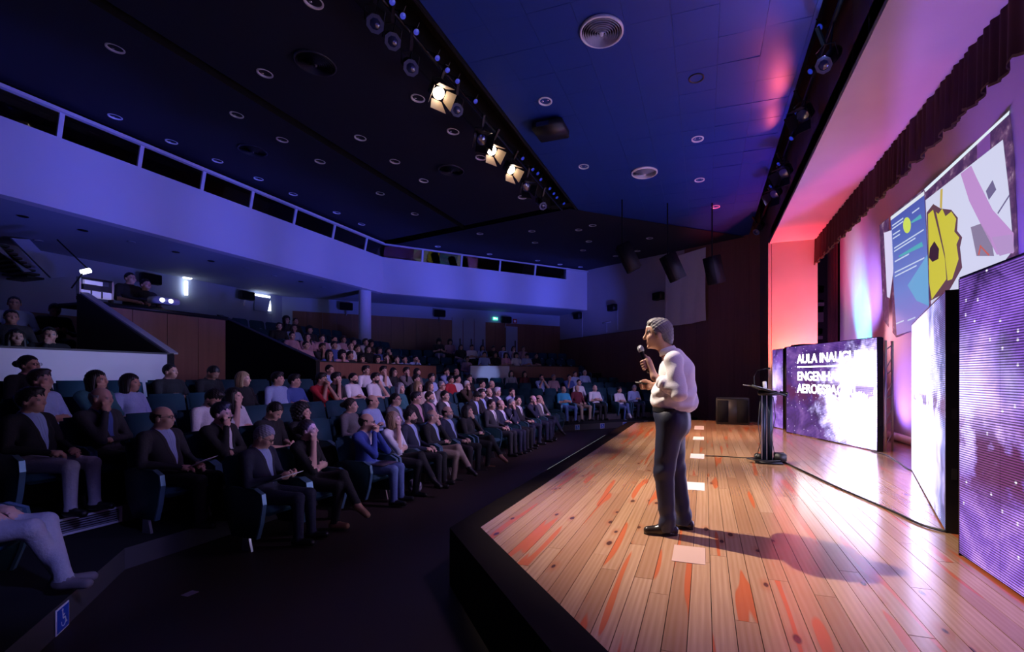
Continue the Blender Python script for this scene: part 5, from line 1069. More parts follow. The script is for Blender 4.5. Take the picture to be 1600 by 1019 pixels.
    return V, Fc, L, (R, hc)

def hairline(X, Z, drop=0.0, temple=0.0):         # height of the hair edge along the head, front to nape
    xp = [-0.14, -0.10, -0.075, -0.045, -0.032, -0.020, 0.006, 0.012, 0.022, 0.045, 0.062, 0.075, 0.12]
    zp = [-0.085, -0.085, -0.080, -0.060, -0.005, 0.012, -0.005, -0.030, 0.010, 0.050 + temple, 0.072 + temple - drop, 0.074 - drop, 0.074 - drop]
    return (np.interp(X, xp, zp) - Z) * 0.6
def hair_mesh(kind):
    h = 0.0065; f = Field(np.arange(-0.20, 0.16, h), np.arange(-0.17, 0.171, h), np.arange(-0.30, 0.20, h)); X, Y, Z = f.x[:, None, None], f.y[None, :, None], f.z[None, None, :]
    def keep(e): f.D = np.maximum(f.D, np.broadcast_to(e, f.D.shape).astype(np.float32))
    rip = 0.0022 * np.sin(X * 150 + Y * 210) * np.sin(Y * 170 - Z * 130) + 0.0015 * np.sin(Z * 260 + Y * 150)
    edge = 0.004 * np.sin(Y * 160) + 0.003 * np.sin(Y * 330 + 1)
    if kind == 'short': f.ell((-0.016, 0, 0.030), (0.104, 0.083, 0.107), 0, 0.01); keep(hairline(X, Z) + edge)
    elif kind == 'full': f.ell((-0.018, 0, 0.036), (0.110, 0.088, 0.114), 0, 0.01); f.ell((0.035, 0.015, 0.112), (0.055, 0.055, 0.032), 0, 0.025); keep(hairline(X, Z, 0.012) + edge * 1.6)
    elif kind == 'bald': f.ell((-0.018, 0, 0.022), (0.101, 0.082, 0.100), 0, 0.01); keep(np.maximum(hairline(X, Z, 0, 0.05), Z - 0.050 + 0.20 * X) + edge)
    elif kind == 'beard':
        f.ell((0.024, 0, -0.048), (0.078, 0.064, 0.074), 0, 0.01); f.ell((0.056, 0, -0.090), (0.034, 0.034, 0.026), 0, 0.02); keep(Z + 0.030 + 0.25 * np.abs(Y) * 0 - 0.0 * X); keep(-(X - 0.004)); f.sub('ell', ((0.095, 0, -0.060), (0.022, 0.020, 0.008)), 0.004); f.sub('ell', ((0.085, 0, -0.005), (0.05, 0.038, 0.040)), 0.01)
    elif kind == 'curly': f.ell((-0.025, 0, 0.045), (0.130, 0.116, 0.126), 0, 0.01); f.ell((-0.05, 0, -0.05), (0.09, 0.110, 0.09), 0, 0.03); rip = 0.010 * np.sin(X * 100) * np.sin(Y * 105 + 1) * np.sin(Z * 100 + 2) + 0.004 * np.sin(X * 210 + Z * 190) * np.sin(Y * 220); keep(np.maximum(X - 0.03, 0) * 0 + np.minimum((0.062 - Z) * 0.6 + 0.9 * (X - 0.075), 0.75 * X - 0.66 * Z - 0.006) * 0 + np.where(X > 0.02, (np.interp(X, [0.02, 0.05, 0.08, 0.12], [-0.02, 0.035, 0.060, 0.065]) - Z) * 0.6, -0.02) + edge + 0.0 * Y)
    elif kind in ('long', 'bob'):
        f.ell((-0.018, 0, 0.034), (0.109, 0.090, 0.110), 0, 0.01); zl = -0.23 if kind == 'long' else -0.11
        keep(np.where(X > 0.03, (np.interp(X, [0.03, 0.05, 0.07, 0.12], [0.0, 0.045, 0.062, 0.066]) - Z) * 0.6, -0.02) + edge + 0.0 * Y)
        for y in (-1, 1): f.cap((0.012, y * 0.074, 0.045), (0.006, y * 0.086, zl), 0.020, 0.026, 0, 0.03); f.cap((-0.045, y * 0.06, 0.0), (-0.05, y * 0.068, zl), 0.045, 0.042, 0, 0.04)
        f.cap((-0.070, 0, 0.0), (-0.085, 0, zl), 0.058, 0.050, 0, 0.04)
        rip = 0.0025 * np.sin(Y * 230 + X * 230) + 0.002 * np.sin(Y * 420 - X * 300)
    elif kind == 'bun':
        f.ell((-0.016, 0, 0.030), (0.106, 0.085, 0.107), 0, 0.01); keep(hairline(X, Z) + edge * 0.6); f.ell((-0.130, 0, 0.02), (0.045, 0.050, 0.045), 0, 0.02)
    f.D = (f.D + rip).astype(np.float32); V, Fc, L = f.skin()
    return skin_mesh('beard' if kind == 'beard' else 'hair', V, Fc, L, [mat('hair_brown', (0.030, 0.018, 0.012), 0.55)])
HAIRS = {k: hair_mesh(k) for k in ('short', 'full', 'bald', 'curly', 'long', 'bob', 'bun', 'beard')}
mb = MB()
for y in (-0.034, 0.034):
    mb.tube([(0.101 - 0.02 * abs(math.cos(t * math.pi / 8)) * 0.3, y + 0.024 * math.cos(t * math.pi / 8), 0.010 + 0.019 * math.sin(t * math.pi / 8)) for t in range(17)], 0.0026, 5, cap=False)
    s = 1 if y > 0 else -1; mb.tube([(0.098, s * 0.058, 0.014), (0.05, s * 0.080, 0.014), (-0.01, s * 0.088, 0.010)], 0.0024, 5)
mb.tube([(0.101, -0.010, 0.014), (0.101, 0.010, 0.014)], 0.0024, 5); GLASSES = mb.mesh('eyeglasses', M_BLACKM, True)

SK = [mat('skin_%d' % i, c, 0.5, spec=0.4) for i, c in enumerate(((0.60, 0.36, 0.27), (0.66, 0.42, 0.32), (0.50, 0.28, 0.20), (0.36, 0.19, 0.13)))]
HC = {'dark': mat('hair_dark', (0.010, 0.008, 0.008), 0.5), 'brown': mat('hair_brown', (0.030, 0.018, 0.012), 0.55), 'grey': mat('hair_grey', (0.24, 0.24, 0.26), 0.6), 'white': mat('hair_white', (0.5, 0.5, 0.52), 0.6), 'blond': mat('hair_blond', (0.30, 0.20, 0.10), 0.55)}
CL = {}; CL_RGB = {}
def cloth(n, c, r=0.85): CL_RGB[n] = c; CL[n] = mat('cloth_' + n.replace(' ', '_'), c, r, noise=0.10, nscale=40, bump=0.25)
for n, c in (('black', (0.012, 0.012, 0.014)), ('navy', (0.016, 0.020, 0.045)), ('charcoal', (0.030, 0.030, 0.036)), ('grey', (0.14, 0.13, 0.14)), ('white', (0.72, 0.72, 0.75)), ('light blue', (0.34, 0.44, 0.70)), ('blue', (0.07, 0.12, 0.38)),
             ('royal blue', (0.035, 0.07, 0.32)), ('pink', (0.55, 0.33, 0.38)), ('red', (0.42, 0.02, 0.03)), ('maroon', (0.13, 0.018, 0.03)), ('turquoise', (0.05, 0.42, 0.62)), ('beige', (0.42, 0.33, 0.26)), ('denim', (0.10, 0.16, 0.34)), ('khaki', (0.33, 0.25, 0.18)), ('dark brown', (0.05, 0.03, 0.02)), ('pale grey', (0.36, 0.36, 0.42)), ('teal print', (0.03, 0.13, 0.15))): cloth(n, c)
M_EYE = mat('eye_dark', (0.05, 0.04, 0.04), 0.15)
M_EYEA = mat('eye_midtone', (0.20, 0.13, 0.11), 0.3)  # one middle tone averaging the whites and darks of small eyes
M_SHOEB = mat('shoe_black', (0.012, 0.011, 0.012), 0.35)
M_SHOEW = mat('shoe_white', (0.70, 0.70, 0.72), 0.6)
M_SHOET = mat('shoe_tan', (0.38, 0.20, 0.12), 0.5)
POSES = {'m_lap': dict(), 'm_lap2': dict(yaw=-0.25, pitch=0.0, lean=0.26, legs='wide'), 'm_cross': dict(arms='cross', lean=0.24), 'm_chin': dict(arms='chin_r', lean=0.10, yaw=-0.1, pitch=0.08), 'm_chinl': dict(arms='chin_l', lean=0.14, yaw=0.1, legs='cross'),
         'm_read': dict(arms='read', lean=0.10, pitch=0.50), 'm_legs': dict(legs='cross', yaw=-0.15), 'm_clasp': dict(arms='clasp', lean=0.02, pitch=0.12), 'm_down': dict(arms='phone', lean=0.02, pitch=0.65, yaw=-0.2), 'm_folded': dict(arms='cross', lean=0.18, yaw=0.3, build_=1.08, legs='wide'),
         'f_lap': dict(female=True), 'f_chin': dict(female=True, arms='chin_r', lean=0.06, yaw=-0.05, pitch=-0.06, legs='cross'), 'f_legs': dict(female=True, arms='chin_l', lean=0.20, legs='cross', yaw=-0.1), 'n_ankle': dict(arms='lap', legs='ankle', lean=0.3), 'f_cross': dict(female=True, arms='cross', lean=0.2, legs='cross', yaw=0.2)}
TPL = {}
def template(p, dy=0.0):
    q, p = p, (p, dy)
    if p not in TPL:
        ps = dict(POSES[q]); ps['yaw'] = ps.get('yaw', 0.0) + dy; ps['pitch'] = ps.get('pitch', 0.05) - (0.08 if ps.get('pitch', 0.05) < 0.2 else 0)
        V, Fc, L, hd = seated(**ps); TPL[p] = (skin_mesh('person', V, Fc, L, [SK[0], HC['brown'], CL['navy'], CL['white'], CL['black'], M_SHOEB, CL['navy'], M_EYEA, CL['white']]), hd)
    return TPL[p]
OUTFITS = {}
def outfit(top, shirt, tie):
    """cloth of the chest front: shirt in a V between two lapels, with or without a tie"""
    key = (top, shirt, tie)
    if key in OUTFITS: return OUTFITS[key]
    m, nt, b = new_mat('outfit_' + '_'.join(str(q).replace(' ', '_') for q in key if q))
    tc = N(nt, 'ShaderNodeTexCoord'); sp = N(nt, 'ShaderNodeSeparateXYZ'); nt.links.new(tc.outputs['Object'], sp.inputs[0])
    ay = mth(nt, 'ABSOLUTE', sp.outputs[1]); wv = mth(nt, 'MULTIPLY', mth(nt, 'SUBTRACT', sp.outputs[2], 0.64), 0.185)
    colr = lambda n: tuple(CL_RGB[n])
    lap = mth(nt, 'LESS_THAN', mth(nt, 'ABSOLUTE', mth(nt, 'SUBTRACT', ay, mth(nt, 'ADD', wv, 0.030))), 0.0025)
    c = mixc(nt, lap, colr(top), tuple(q * 0.35 for q in colr(top)))
    inside = mth(nt, 'LESS_THAN', ay, wv); c = mixc(nt, inside, c, colr(shirt))
    btn = mth(nt, 'LESS_THAN', mth(nt, 'ABSOLUTE', mth(nt, 'SUBTRACT', ay, 0.012)), 0.0015); c = mixc(nt, mth(nt, 'MULTIPLY', btn, inside), c, tuple(q * 0.55 for q in colr(shirt)))
    if tie:
        tw = mth(nt, 'ADD', 0.012, mth(nt, 'MULTIPLY', mth(nt, 'SUBTRACT', 1.0, sp.outputs[2]), 0.05)); t = mth(nt, 'MULTIPLY', mth(nt, 'LESS_THAN', ay, tw), inside); c = mixc(nt, t, c, colr(tie))
    nt.links.new(c, b.inputs['Base Color']); b.inputs['Roughness'].default_value = 0.85; OUTFITS[key] = m; return m
def set_mats(o, ms):
    for i, m in ms.items():
        o.material_slots[i].link = 'OBJECT'; o.material_slots[i].material = m
def person(pose, P, rz, top, shirt=None, tie=None, legs='black', hair='short', hc='dark', skin=0, short_sleeve=False, shoe=None, glasses=False, beard=None, look=0.0, label='', group=''):
    me, (R, hcen) = template(pose, look); o = link('person', me); o.location = P; o.rotation_euler = (0, 0, rz)
    T = CL[top]; Sh = CL[shirt] if shirt else T
    set_mats(o, {SKIN: SK[skin], HAIR: HC[hc], TOP: T, SHIRT: outfit(top, shirt, tie) if shirt else T, LEGS: CL[legs], SHOE: shoe or M_SHOEB, SLEEVE: SK[skin] if short_sleeve else T, TIE: Sh})
    M = Matrix.Translation(Vector(hcen)) @ Matrix(R.tolist()).to_4x4()
    if hair:
        h = link('hair', HAIRS[hair], o, M=M); h.material_slots[0].link = 'OBJECT'; h.material_slots[0].material = HC[hc]
    if beard:
        h = link('beard', HAIRS['beard'], o, M=M); h.material_slots[0].link = 'OBJECT'; h.material_slots[0].material = HC[beard]
    if glasses: link('eyeglasses', GLASSES, o, M=M)
    tag(o, label, 'person', group); return o

# ------------------------------------------------------------------ auditorium seats
def make_seat():
    r = empty('auditorium_seat')
    mb = MB(); mb.box((-0.24, -0.235, 0.36), (0.24, 0.235, 0.45)); build(mb, 'seat_cushion', M_SEAT, r, bevel=0.03)
    Mb = Matrix.Translation((-0.27, 0, 0.40)) @ Matrix.Rotation(math.radians(-13), 4, 'Y'); mb = MB(); mb.box((-0.05, -0.25, 0.0), (0.04, 0.25, 0.56), M=Mb); build(mb, 'backrest', M_SEAT, r, bevel=0.035)
    for s in (-1, 1):
        y0 = s * 0.272 - 0.018; prof = [(-0.34, 0.62), (-0.20, 0.66), (0.12, 0.65), (0.22, 0.60), (0.235, 0.50), (0.20, 0.30), (0.15, 0.14), (-0.20, 0.14), (-0.30, 0.35)]
        mb = MB(); mb.prism([(a, y0, b) for a, b in prof], (0, 0.036, 0)); pn = build(mb, 'side_panel', M_SEATP, r, bevel=0.006, seg=1)
        mb = MB(); e = [(0.12, 0.655), (0.225, 0.605), (0.242, 0.50), (0.207, 0.30), (0.155, 0.14)]; q = e + [(a - 0.012, b - 0.005) for a, b in e[::-1]]
        for i in range(4): mb.prism([(e[i][0], y0 - 0.004, e[i][1]), (e[i + 1][0], y0 - 0.004, e[i + 1][1]), (e[i + 1][0] - 0.02, y0 - 0.004, e[i + 1][1]), (e[i][0] - 0.02, y0 - 0.004, e[i][1])], (0, 0.044, 0))
        build(mb, 'edge_trim', M_SEATT, pn)
    for s in (-1, 1):
        mb = MB(); mb.prism([(-0.06, s * 0.272 - 0.012, 0.0), (0.07, s * 0.272 - 0.012, 0.0), (0.03, s * 0.272 - 0.012, 0.15), (-0.05, s * 0.272 - 0.012, 0.15)], (0, 0.024, 0)); build(mb, 'leg', M_ALU, r)
    return r
SEAT0 = None
def seat_name(v, people, k, place):                # which sitter's seat, or which empty one
    for i, q in enumerate(people):
        if abs(v - q) < 0.26 and (k['n'], i) not in k['u']: k['u'].add((k['n'], i)); return f'dark teal seat of the {ORD[i]} sitter in the {place}'
    k['e'] += 1; return f'dark teal empty seat, {ORD[min(k["e"] - 1, 19)]} empty one in the {place}'
def kk(n): return dict(n=n, u=set(), e=0)
def seat(P, rz, label, group):
    global SEAT0
    if (Vector((P[0], P[1])) - W0).dot(WN) < 0.45 or (P[0] + 13.45) ** 2 + (P[1] - 15.55) ** 2 < 0.45: return None     # no room by the wall or the column
    if SEAT0 is None: o = SEAT0 = make_seat()
    else: o = copy_tree(SEAT0)
    o.location = P; o.rotation_euler = (0, 0, rz); tag(o, label, 'seat', group); return o

ORD = ['first', 'second', 'third', 'fourth', 'fifth', 'sixth', 'seventh', 'eighth', 'ninth', 'tenth', 'eleventh', 'twelfth', 'thirteenth', 'fourteenth', 'fifteenth', 'sixteenth', 'seventeenth', 'eighteenth', 'nineteenth', 'twentieth']
HN = {'short': 'short', 'full': 'thick', 'bald': 'thinning', 'curly': 'curly', 'long': 'long', 'bob': 'bobbed', 'bun': 'tied-up'}
# row tables: pixel of the head, pose, top, shirt, tie, legs, hair, hair colour, then options
R1 = [(402, 672, 'm_read', 'navy', 'light blue', None, 'navy', 'short', 'grey', dict(glasses=True)), (472, 671, 'f_chin', 'black', None, None, 'black', 'bun', 'brown', dict(short_sleeve=True, shoe=M_SHOET, skin=1)),
      (562, 656, 'm_clasp', 'royal blue', 'white', None, 'denim', 'bald', 'brown', dict(glasses=True)), (607, 656, 'f_chin', 'white', None, None, 'black', 'bob', 'blond', dict(short_sleeve=True, skin=1)),
      (639, 651, 'm_lap', 'navy', 'light blue', None, 'black', 'short', 'dark', dict(beard='brown')), (671, 651, 'm_chinl', 'black', 'light blue', None, 'khaki', 'bald', 'grey', {}), (699, 645, 'm_lap2', 'navy', 'light blue', None, 'black', 'bald', 'dark', dict(glasses=True, beard='grey')),
      (728, 643, 'f_legs', 'black', None, None, 'black', 'bob', 'dark', dict(shoe=M_SHOET)), (765, 632, 'm_lap', 'charcoal', 'white', 'black', 'charcoal', 'short', 'dark', {}), (781, 633, 'm_cross', 'navy', 'white', 'light blue', 'navy', 'bald', 'brown', {}),
      (794, 631, 'm_chin', 'navy', 'light blue', None, 'black', 'short', 'grey', {}), (808, 625, 'm_lap2', 'black', 'white', 'black', 'navy', 'short', 'dark', {}), (828, 625, 'm_chin', 'navy', 'white', None, 'navy', 'bald', 'dark', {}), (839, 624, 'm_chinl', 'grey', 'white', None, 'navy', 'bald', 'dark', {})]
R2 = [(256, 642, 'm_lap', 'charcoal', 'light blue', None, 'black', 'bald', 'brown', dict(glasses=True)), (341, 640, 'm_chin', 'black', 'white', None, 'black', 'full', 'dark', dict(beard='dark')), (415, 638, 'm_down', 'black', None, None, 'black', 'short', 'dark', dict(short_sleeve=True)),
      (465, 647, 'f_chin', 'black', None, None, 'black', 'curly', 'dark', dict(short_sleeve=True)), (547, 634, 'f_lap', 'grey', None, None, 'black', 'bun', 'brown', {}), (582, 628, 'm_cross', 'light blue', None, None, 'black', 'bald', 'dark', {}),
      (619, 624, 'm_lap2', 'grey', 'light blue', None, 'black', 'short', 'dark', dict(glasses=True)), (648, 618, 'm_lap', 'black', 'pink', None, 'black', 'full', 'dark', dict(glasses=True)), (671, 621, 'm_cross', 'navy', 'pink', None, 'black', 'short', 'brown', dict(beard='grey')),
      (693, 616, 'm_lap', 'charcoal', 'white', None, 'black', 'short', 'dark', {}), (735, 619, 'm_down', 'black', 'light blue', None, 'black', 'full', 'dark', {}), (750, 616, 'm_lap', 'black', 'light blue', None, 'black', 'full', 'dark', {}),
      (763, 613, 'm_lap2', 'navy', 'white', None, 'navy', 'bald', 'dark', {}), (776, 611, 'm_cross', 'navy', 'white', None, 'black', 'full', 'white', {}), (795, 613, 'm_chin', 'light blue', None, None, 'black', 'short', 'dark', {})]
R3 = [(55, 625, 'f_lap', 'black', 'light blue', None, 'pale grey', 'full', 'dark', dict(skin=2)), (155, 622, 'm_chin', 'charcoal', 'blue', None, 'black', 'bald', 'grey', dict(skin=2)), (320, 621, 'm_down', 'white', None, None, 'black', 'full', 'dark', dict(beard='dark', short_sleeve=True, skin=2)),
      (359, 620, 'f_chin', 'white', None, None, 'black', 'long', 'dark', dict(short_sleeve=True, skin=1)), (623, 607, 'f_lap', 'teal print', None, None, 'black', 'bob', 'grey', {}), (651, 603, 'f_lap', 'beige', None, None, 'black', 'bob', 'blond', {}),
      (669, 602, 'f_lap', 'white', None, None, 'black', 'bob', 'brown', dict(short_sleeve=True)), (688, 599, 'm_lap', 'grey', None, None, 'black', 'short', 'grey', dict(glasses=True)), (725, 602, 'm_chin', 'dark brown', None, None, 'black', 'short', 'white', dict(glasses=True)), (752, 599, 'm_cross', 'white', None, None, 'black', 'short', 'dark', {}), (766, 601, 'm_lap', 'charcoal', None, None, 'black', 'bald', 'grey', {})]
R4 = [(59, 594, 'f_chin', 'light blue', None, None, 'black', 'full', 'brown', dict(short_sleeve=True, skin=2)), (146, 594, 'f_chin', 'teal print', None, None, 'black', 'bob', 'dark', dict(skin=2)), (206, 599, 'f_lap', 'light blue', None, None, 'black', 'bob', 'dark', dict(skin=2, short_sleeve=True)),
      (380, 592, 'f_lap', 'black', None, None, 'black', 'bob', 'blond', {}), (433, 593, 'm_lap', 'light blue', None, None, 'black', 'full', 'dark', dict(short_sleeve=True)), (461, 596, 'm_cross', 'blue', None, None, 'black', 'full', 'dark', dict(short_sleeve=True)), (495, 593, 'm_clasp', 'red', None, None, 'black', 'full', 'dark', dict(short_sleeve=True, glasses=True, skin=2)),
      (521, 588, 'm_chin', 'black', None, None, 'black', 'full', 'dark', dict(short_sleeve=True)), (552, 590, 'm_cross', 'white', None, None, 'black', 'short', 'dark', dict(beard='dark', short_sleeve=True)), (583, 589, 'm_chinl', 'white', None, None, 'black', 'full', 'dark', dict(beard='dark', short_sleeve=True)), (649, 593, 'm_lap', 'black', None, None, 'black', 'full', 'dark', {}),
      (672, 589, 'm_lap', 'light blue', None, None, 'black', 'full', 'dark', {}), (702, 594, 'm_lap', 'red', None, None, 'black', 'full', 'dark', dict(skin=2)), (714, 593, 'm_cross', 'white', None, None, 'black', 'short', 'dark', dict(short_sleeve=True)), (729, 592, 'm_chin', 'black', None, None, 'black', 'full', 'dark', {})]
R5 = [(48, 570, 'f_lap', 'black', None, None, 'black', 'bun', 'dark', dict(glasses=True, skin=2)), (267, 586, 'm_cross', 'black', None, None, 'black', 'short', 'dark', dict(skin=2)), (323, 590, 'm_down', 'black', None, None, 'black', 'short', 'dark', dict(skin=3)), (515, 578, 'm_cross', 'light blue', None, None, 'black', 'short', 'dark', dict(short_sleeve=True, skin=2)), (570, 579, 'm_lap', 'white', None, None, 'black', 'full', 'dark', dict(short_sleeve=True)),
      (595, 579, 'm_chin', 'white', None, None, 'black', 'full', 'dark', dict(short_sleeve=True)), (613, 582, 'f_lap', 'black', None, None, 'black', 'long', 'dark', dict(glasses=True)), (631, 581, 'm_chin', 'grey', None, None, 'black', 'full', 'dark', {}), (650, 582, 'f_lap', 'grey', None, None, 'black', 'long', 'dark', {}), (694, 581, 'm_chin', 'light blue', None, None, 'black', 'full', 'dark', {}), (711, 581, 'm_lap', 'black', None, None, 'black', 'bald', 'dark', {})]
ROWN = ['front row', 'second row', 'third row', 'fourth row', 'fifth row']
HDX = 0.20                                        # the head sits this far behind the seat's middle
TOPN = {'teal print': 'teal patterned'}
def plabel(hair, hc, top, shirt, tie, place):
    t = TOPN.get(top, top); s = f'{t} jacket' if shirt else f'{t} top'
    return f'person with {HN[hair]} {hc} hair in {s}, {place}'
for r, rows in enumerate((R1, R2, R3, R4, R5)):
    Xh = -4.7 - 0.95 * r; zf = -0.5 + 0.2 * r
    for k, (x, y, pose, top, shirt, tie, legs, hair, hc, opt) in enumerate(rows):
        h = on_x(x, y, Xh); dz = max(-0.07, min(0.06, h.z - (zf + 1.155)))
        lk = math.atan2(9.8 - h.y, 3.8 - Xh)      # towards the slide
        person(pose, (Xh + HDX, h.y, zf + min(0.0, dz)), 0.45 * lk + random.uniform(-0.06, 0.06), top, shirt, tie, legs, hair, hc, look=0.30 if lk > 0.15 else 0.0, label=plabel(hair, hc, top, shirt, tie, f'{ORD[k]} in the {ROWN[r]}'), group='audience in the central rows', **opt)
    ya = [on_x(q[0], q[1], Xh).y for q in rows]; pos = sorted(ya)
    # seats: one under each person, the gaps filled at the usual pitch
    y = pos[0]; allp = [y]
    if r == 0: allp = [3.76]
    for q in pos[1:]:
        n_ = max(1, round((q - allp[-1]) / 0.565)); base = allp[-1]
        allp += [base + (q - base) * (i + 1) / n_ for i in range(n_)]
    while allp[-1] < 13.2 + 0.3 * r: allp.append(allp[-1] + 0.565)
    keep = []
    for q in allp:
        if not keep or q - keep[-1] > 0.50: keep.append(q)
    if r in (1, 2, 3, 4):
        lo = (3.2, 2.4, 2.2, 2.0)[r - 1]
        while keep[0] - 0.565 > lo: keep.insert(0, keep[0] - 0.565)
    K = kk(r)
    for q in keep: seat((Xh + HDX, q, zf), 0.0, seat_name(q, ya, K, ROWN[r]), f'seats in the {ROWN[r]}')
# far angled block
WRW = [(0, 880, 609, 'm_folded', 'turquoise', 'denim', 'bald', 'grey', dict(short_sleeve=True)), (0, 902, 606, 'm_lap2', 'maroon', 'khaki', 'bald', 'grey', {}), (0, 929, 605, 'm_cross', 'white', 'black', 'bald', 'grey', dict(short_sleeve=True)), (0, 967, 610, 'f_cross', 'white', 'denim', 'full', 'dark', dict(short_sleeve=True, shoe=M_SHOEW)), (0, 988, 606, 'm_read', 'light blue', 'navy', 'short', 'grey', {}),
       (1, 904, 593, 'm_lap', 'white', 'black', 'short', 'dark', {}), (2, 844, 589, 'm_clasp', 'light blue', 'black', 'short', 'dark', dict(short_sleeve=True)), (2, 865, 588, 'm_lap', 'pink', 'black', 'short', 'grey', {}), (2, 888, 588, 'm_chin', 'blue', 'black', 'short', 'dark', dict(short_sleeve=True)), (3, 798, 584, 'f_lap', 'pale grey', 'grey', 'long', 'dark', {}), (3, 819, 585, 'f_lap', 'maroon', 'black', 'bob', 'dark', {}), (3, 898, 585, 'm_lap', 'light blue', 'black', 'short', 'dark', {}), (3, 913, 583, 'm_lap2', 'light blue', 'black', 'short', 'white', {})]
WNAME = ['first', 'second', 'third', 'fourth']
cnt = {}; used = {}
for k, x, y, pose, top, legs, hair, hc, opt in WRW:
    p0 = wing_pt(0, 1.25 + 0.95 * k); h = on_p(x, y, p0, WNb); zf = -0.3 + 0.2 * k; cnt[k] = cnt.get(k, -1) + 1
    t_ = (Vector(h[:2]) - Vector(p0)).dot(WDr); used.setdefault(k, []).append(t_); q = wing_pt(t_, 1.25 + 0.95 * k - HDX)
    dz = max(-0.08, min(0.0, h.z - (zf + 1.155)))
    person(pose, (q[0], q[1], zf + dz), math.radians(-45) + random.uniform(-0.1, 0.1), top, None, None, legs, hair, hc, label=plabel(hair, hc, top, None, None, f'{ORD[cnt[k]]} in {WNAME[k]} far angled row'), group='audience in the far angled block', **opt)
for k in range(4):
    u = sorted(used[k]); ts = list(u); a = -2.2 if k == 0 else -2.0 - 0.3 * k
    t_ = u[0]
    while t_ - 0.57 > a: t_ -= 0.57; ts.append(t_)
    t_ = u[0]; mx = 4.6 + 0.2 * k
    for v in np.arange(u[0], mx, 0.57):
        if all(abs(v - w_) > 0.48 for w_ in ts): ts.append(float(v))
    K = kk(k)
    for t_ in sorted(ts):
        q = wing_pt(t_, 1.25 + 0.95 * k - HDX); seat((q[0], q[1], -0.3 + 0.2 * k), math.radians(-45), seat_name(t_, used[k], K, f'{WNAME[k]} far angled row'), f'seats in {WNAME[k]} row of the far block')
# upper tier: dim listeners behind the parapets
rp = random.Random(11)
TOPS = ['black', 'charcoal', 'navy', 'white', 'light blue', 'grey', 'dark brown', 'blue', 'black', 'pink']; HP = [('short', 'dark'), ('full', 'dark'), ('full', 'brown'), ('long', 'dark'), ('curly', 'dark'), ('bob', 'brown')]
UP = [[(509, 554), (531, 555), (545, 556), (561, 561), (586, 562), (599, 559), (615, 562), (628, 562), (644, 561)], [(476, 540), (500, 544), (519, 540), (543, 541), (557, 545), (572, 546), (591, 548), (601, 549)], [(453, 532), (475, 528), (500, 529), (520, 531), (534, 531), (550, 535), (567, 535), (579, 537)], [(432, 522), (455, 521), (481, 516)], [(443, 509), (459, 515)]]
for k, lst in enumerate(UP):
    Xh = -10.0 - 0.95 * k; zf = 0.75 + 0.36 * k; ys_ = []
    for i, (x, y) in enumerate(lst):
        h = on_x(x, y, Xh); hair, hc = rp.choice(HP); pose = rp.choice(['m_lap', 'm_cross', 'f_lap', 'm_chin', 'f_chin', 'm_clasp']); top = rp.choice(TOPS); ys_.append(h.y)
        dz = max(-0.10, min(0.08, h.z - (zf + 1.155))); person(pose, (Xh + HDX, h.y, zf + dz), rp.uniform(-0.35, 0.0), top, None, None, 'black', hair, hc, skin=rp.randint(0, 2), short_sleeve=rp.random() < 0.5, label=plabel(hair, hc, top, None, None, f'{ORD[i]} in upper row {("one", "two", "three", "four", "five")[k]} near column'), group='audience in the upper middle block')
    y = 9.45; K = kk(k)
    while y < 15.5 + 0.3 * k:
        seat((Xh + HDX, y, zf), 0.0, seat_name(y, ys_, K, f'upper row {("one", "two", "three", "four", "five")[k]} near column'), 'seats in the upper middle block'); y += 0.57
UN = [[(18, 527), (69, 524)], [(11, 496)], [(17, 474), (78, 484)]]
NL = ['person with long dark hair facing us just above pale parapet', 'person with hand raised to chin above the pale parapet', 'dim person with dark hair near the edge of upper tier', 'person in light blue top high in the near upper tier', 'person holding a bent white leaflet in near upper tier']; q = 0
for k, lst in enumerate(UN):
    Xh = -10.0 - 0.95 * k; zf = 0.75 + 0.36 * k
    for x, y in lst:
        h = on_x(x, y, Xh); pose, hair, top = (('f_lap', 'long', 'black'), ('m_chin', 'short', 'black'), ('m_lap', 'short', 'charcoal'), ('m_lap2', 'short', 'light blue'), ('m_read', 'short', 'black'))[q]
        person(pose, (Xh + HDX, h.y, zf + max(-0.1, min(0.1, h.z - zf - 1.155))), -0.2, top, None, None, 'black', hair, 'dark', skin=2, label=NL[q], group='audience in the near upper tier'); q += 1
    y = 2.2
    while y < 5.0:
        seat((Xh + HDX, y, zf), 0.0, 'dark teal auditorium seat in the near upper tier', 'seats in the near upper tier'); y += 0.57
UWL = [[(733, 562), (760, 545), (776, 547), (788, 547), (805, 547), (818, 548), (835, 551)], [(721, 538), (738, 538), (754, 538), (770, 542), (787, 538), (800, 540), (814, 539)], [(685, 534), (703, 535)]]
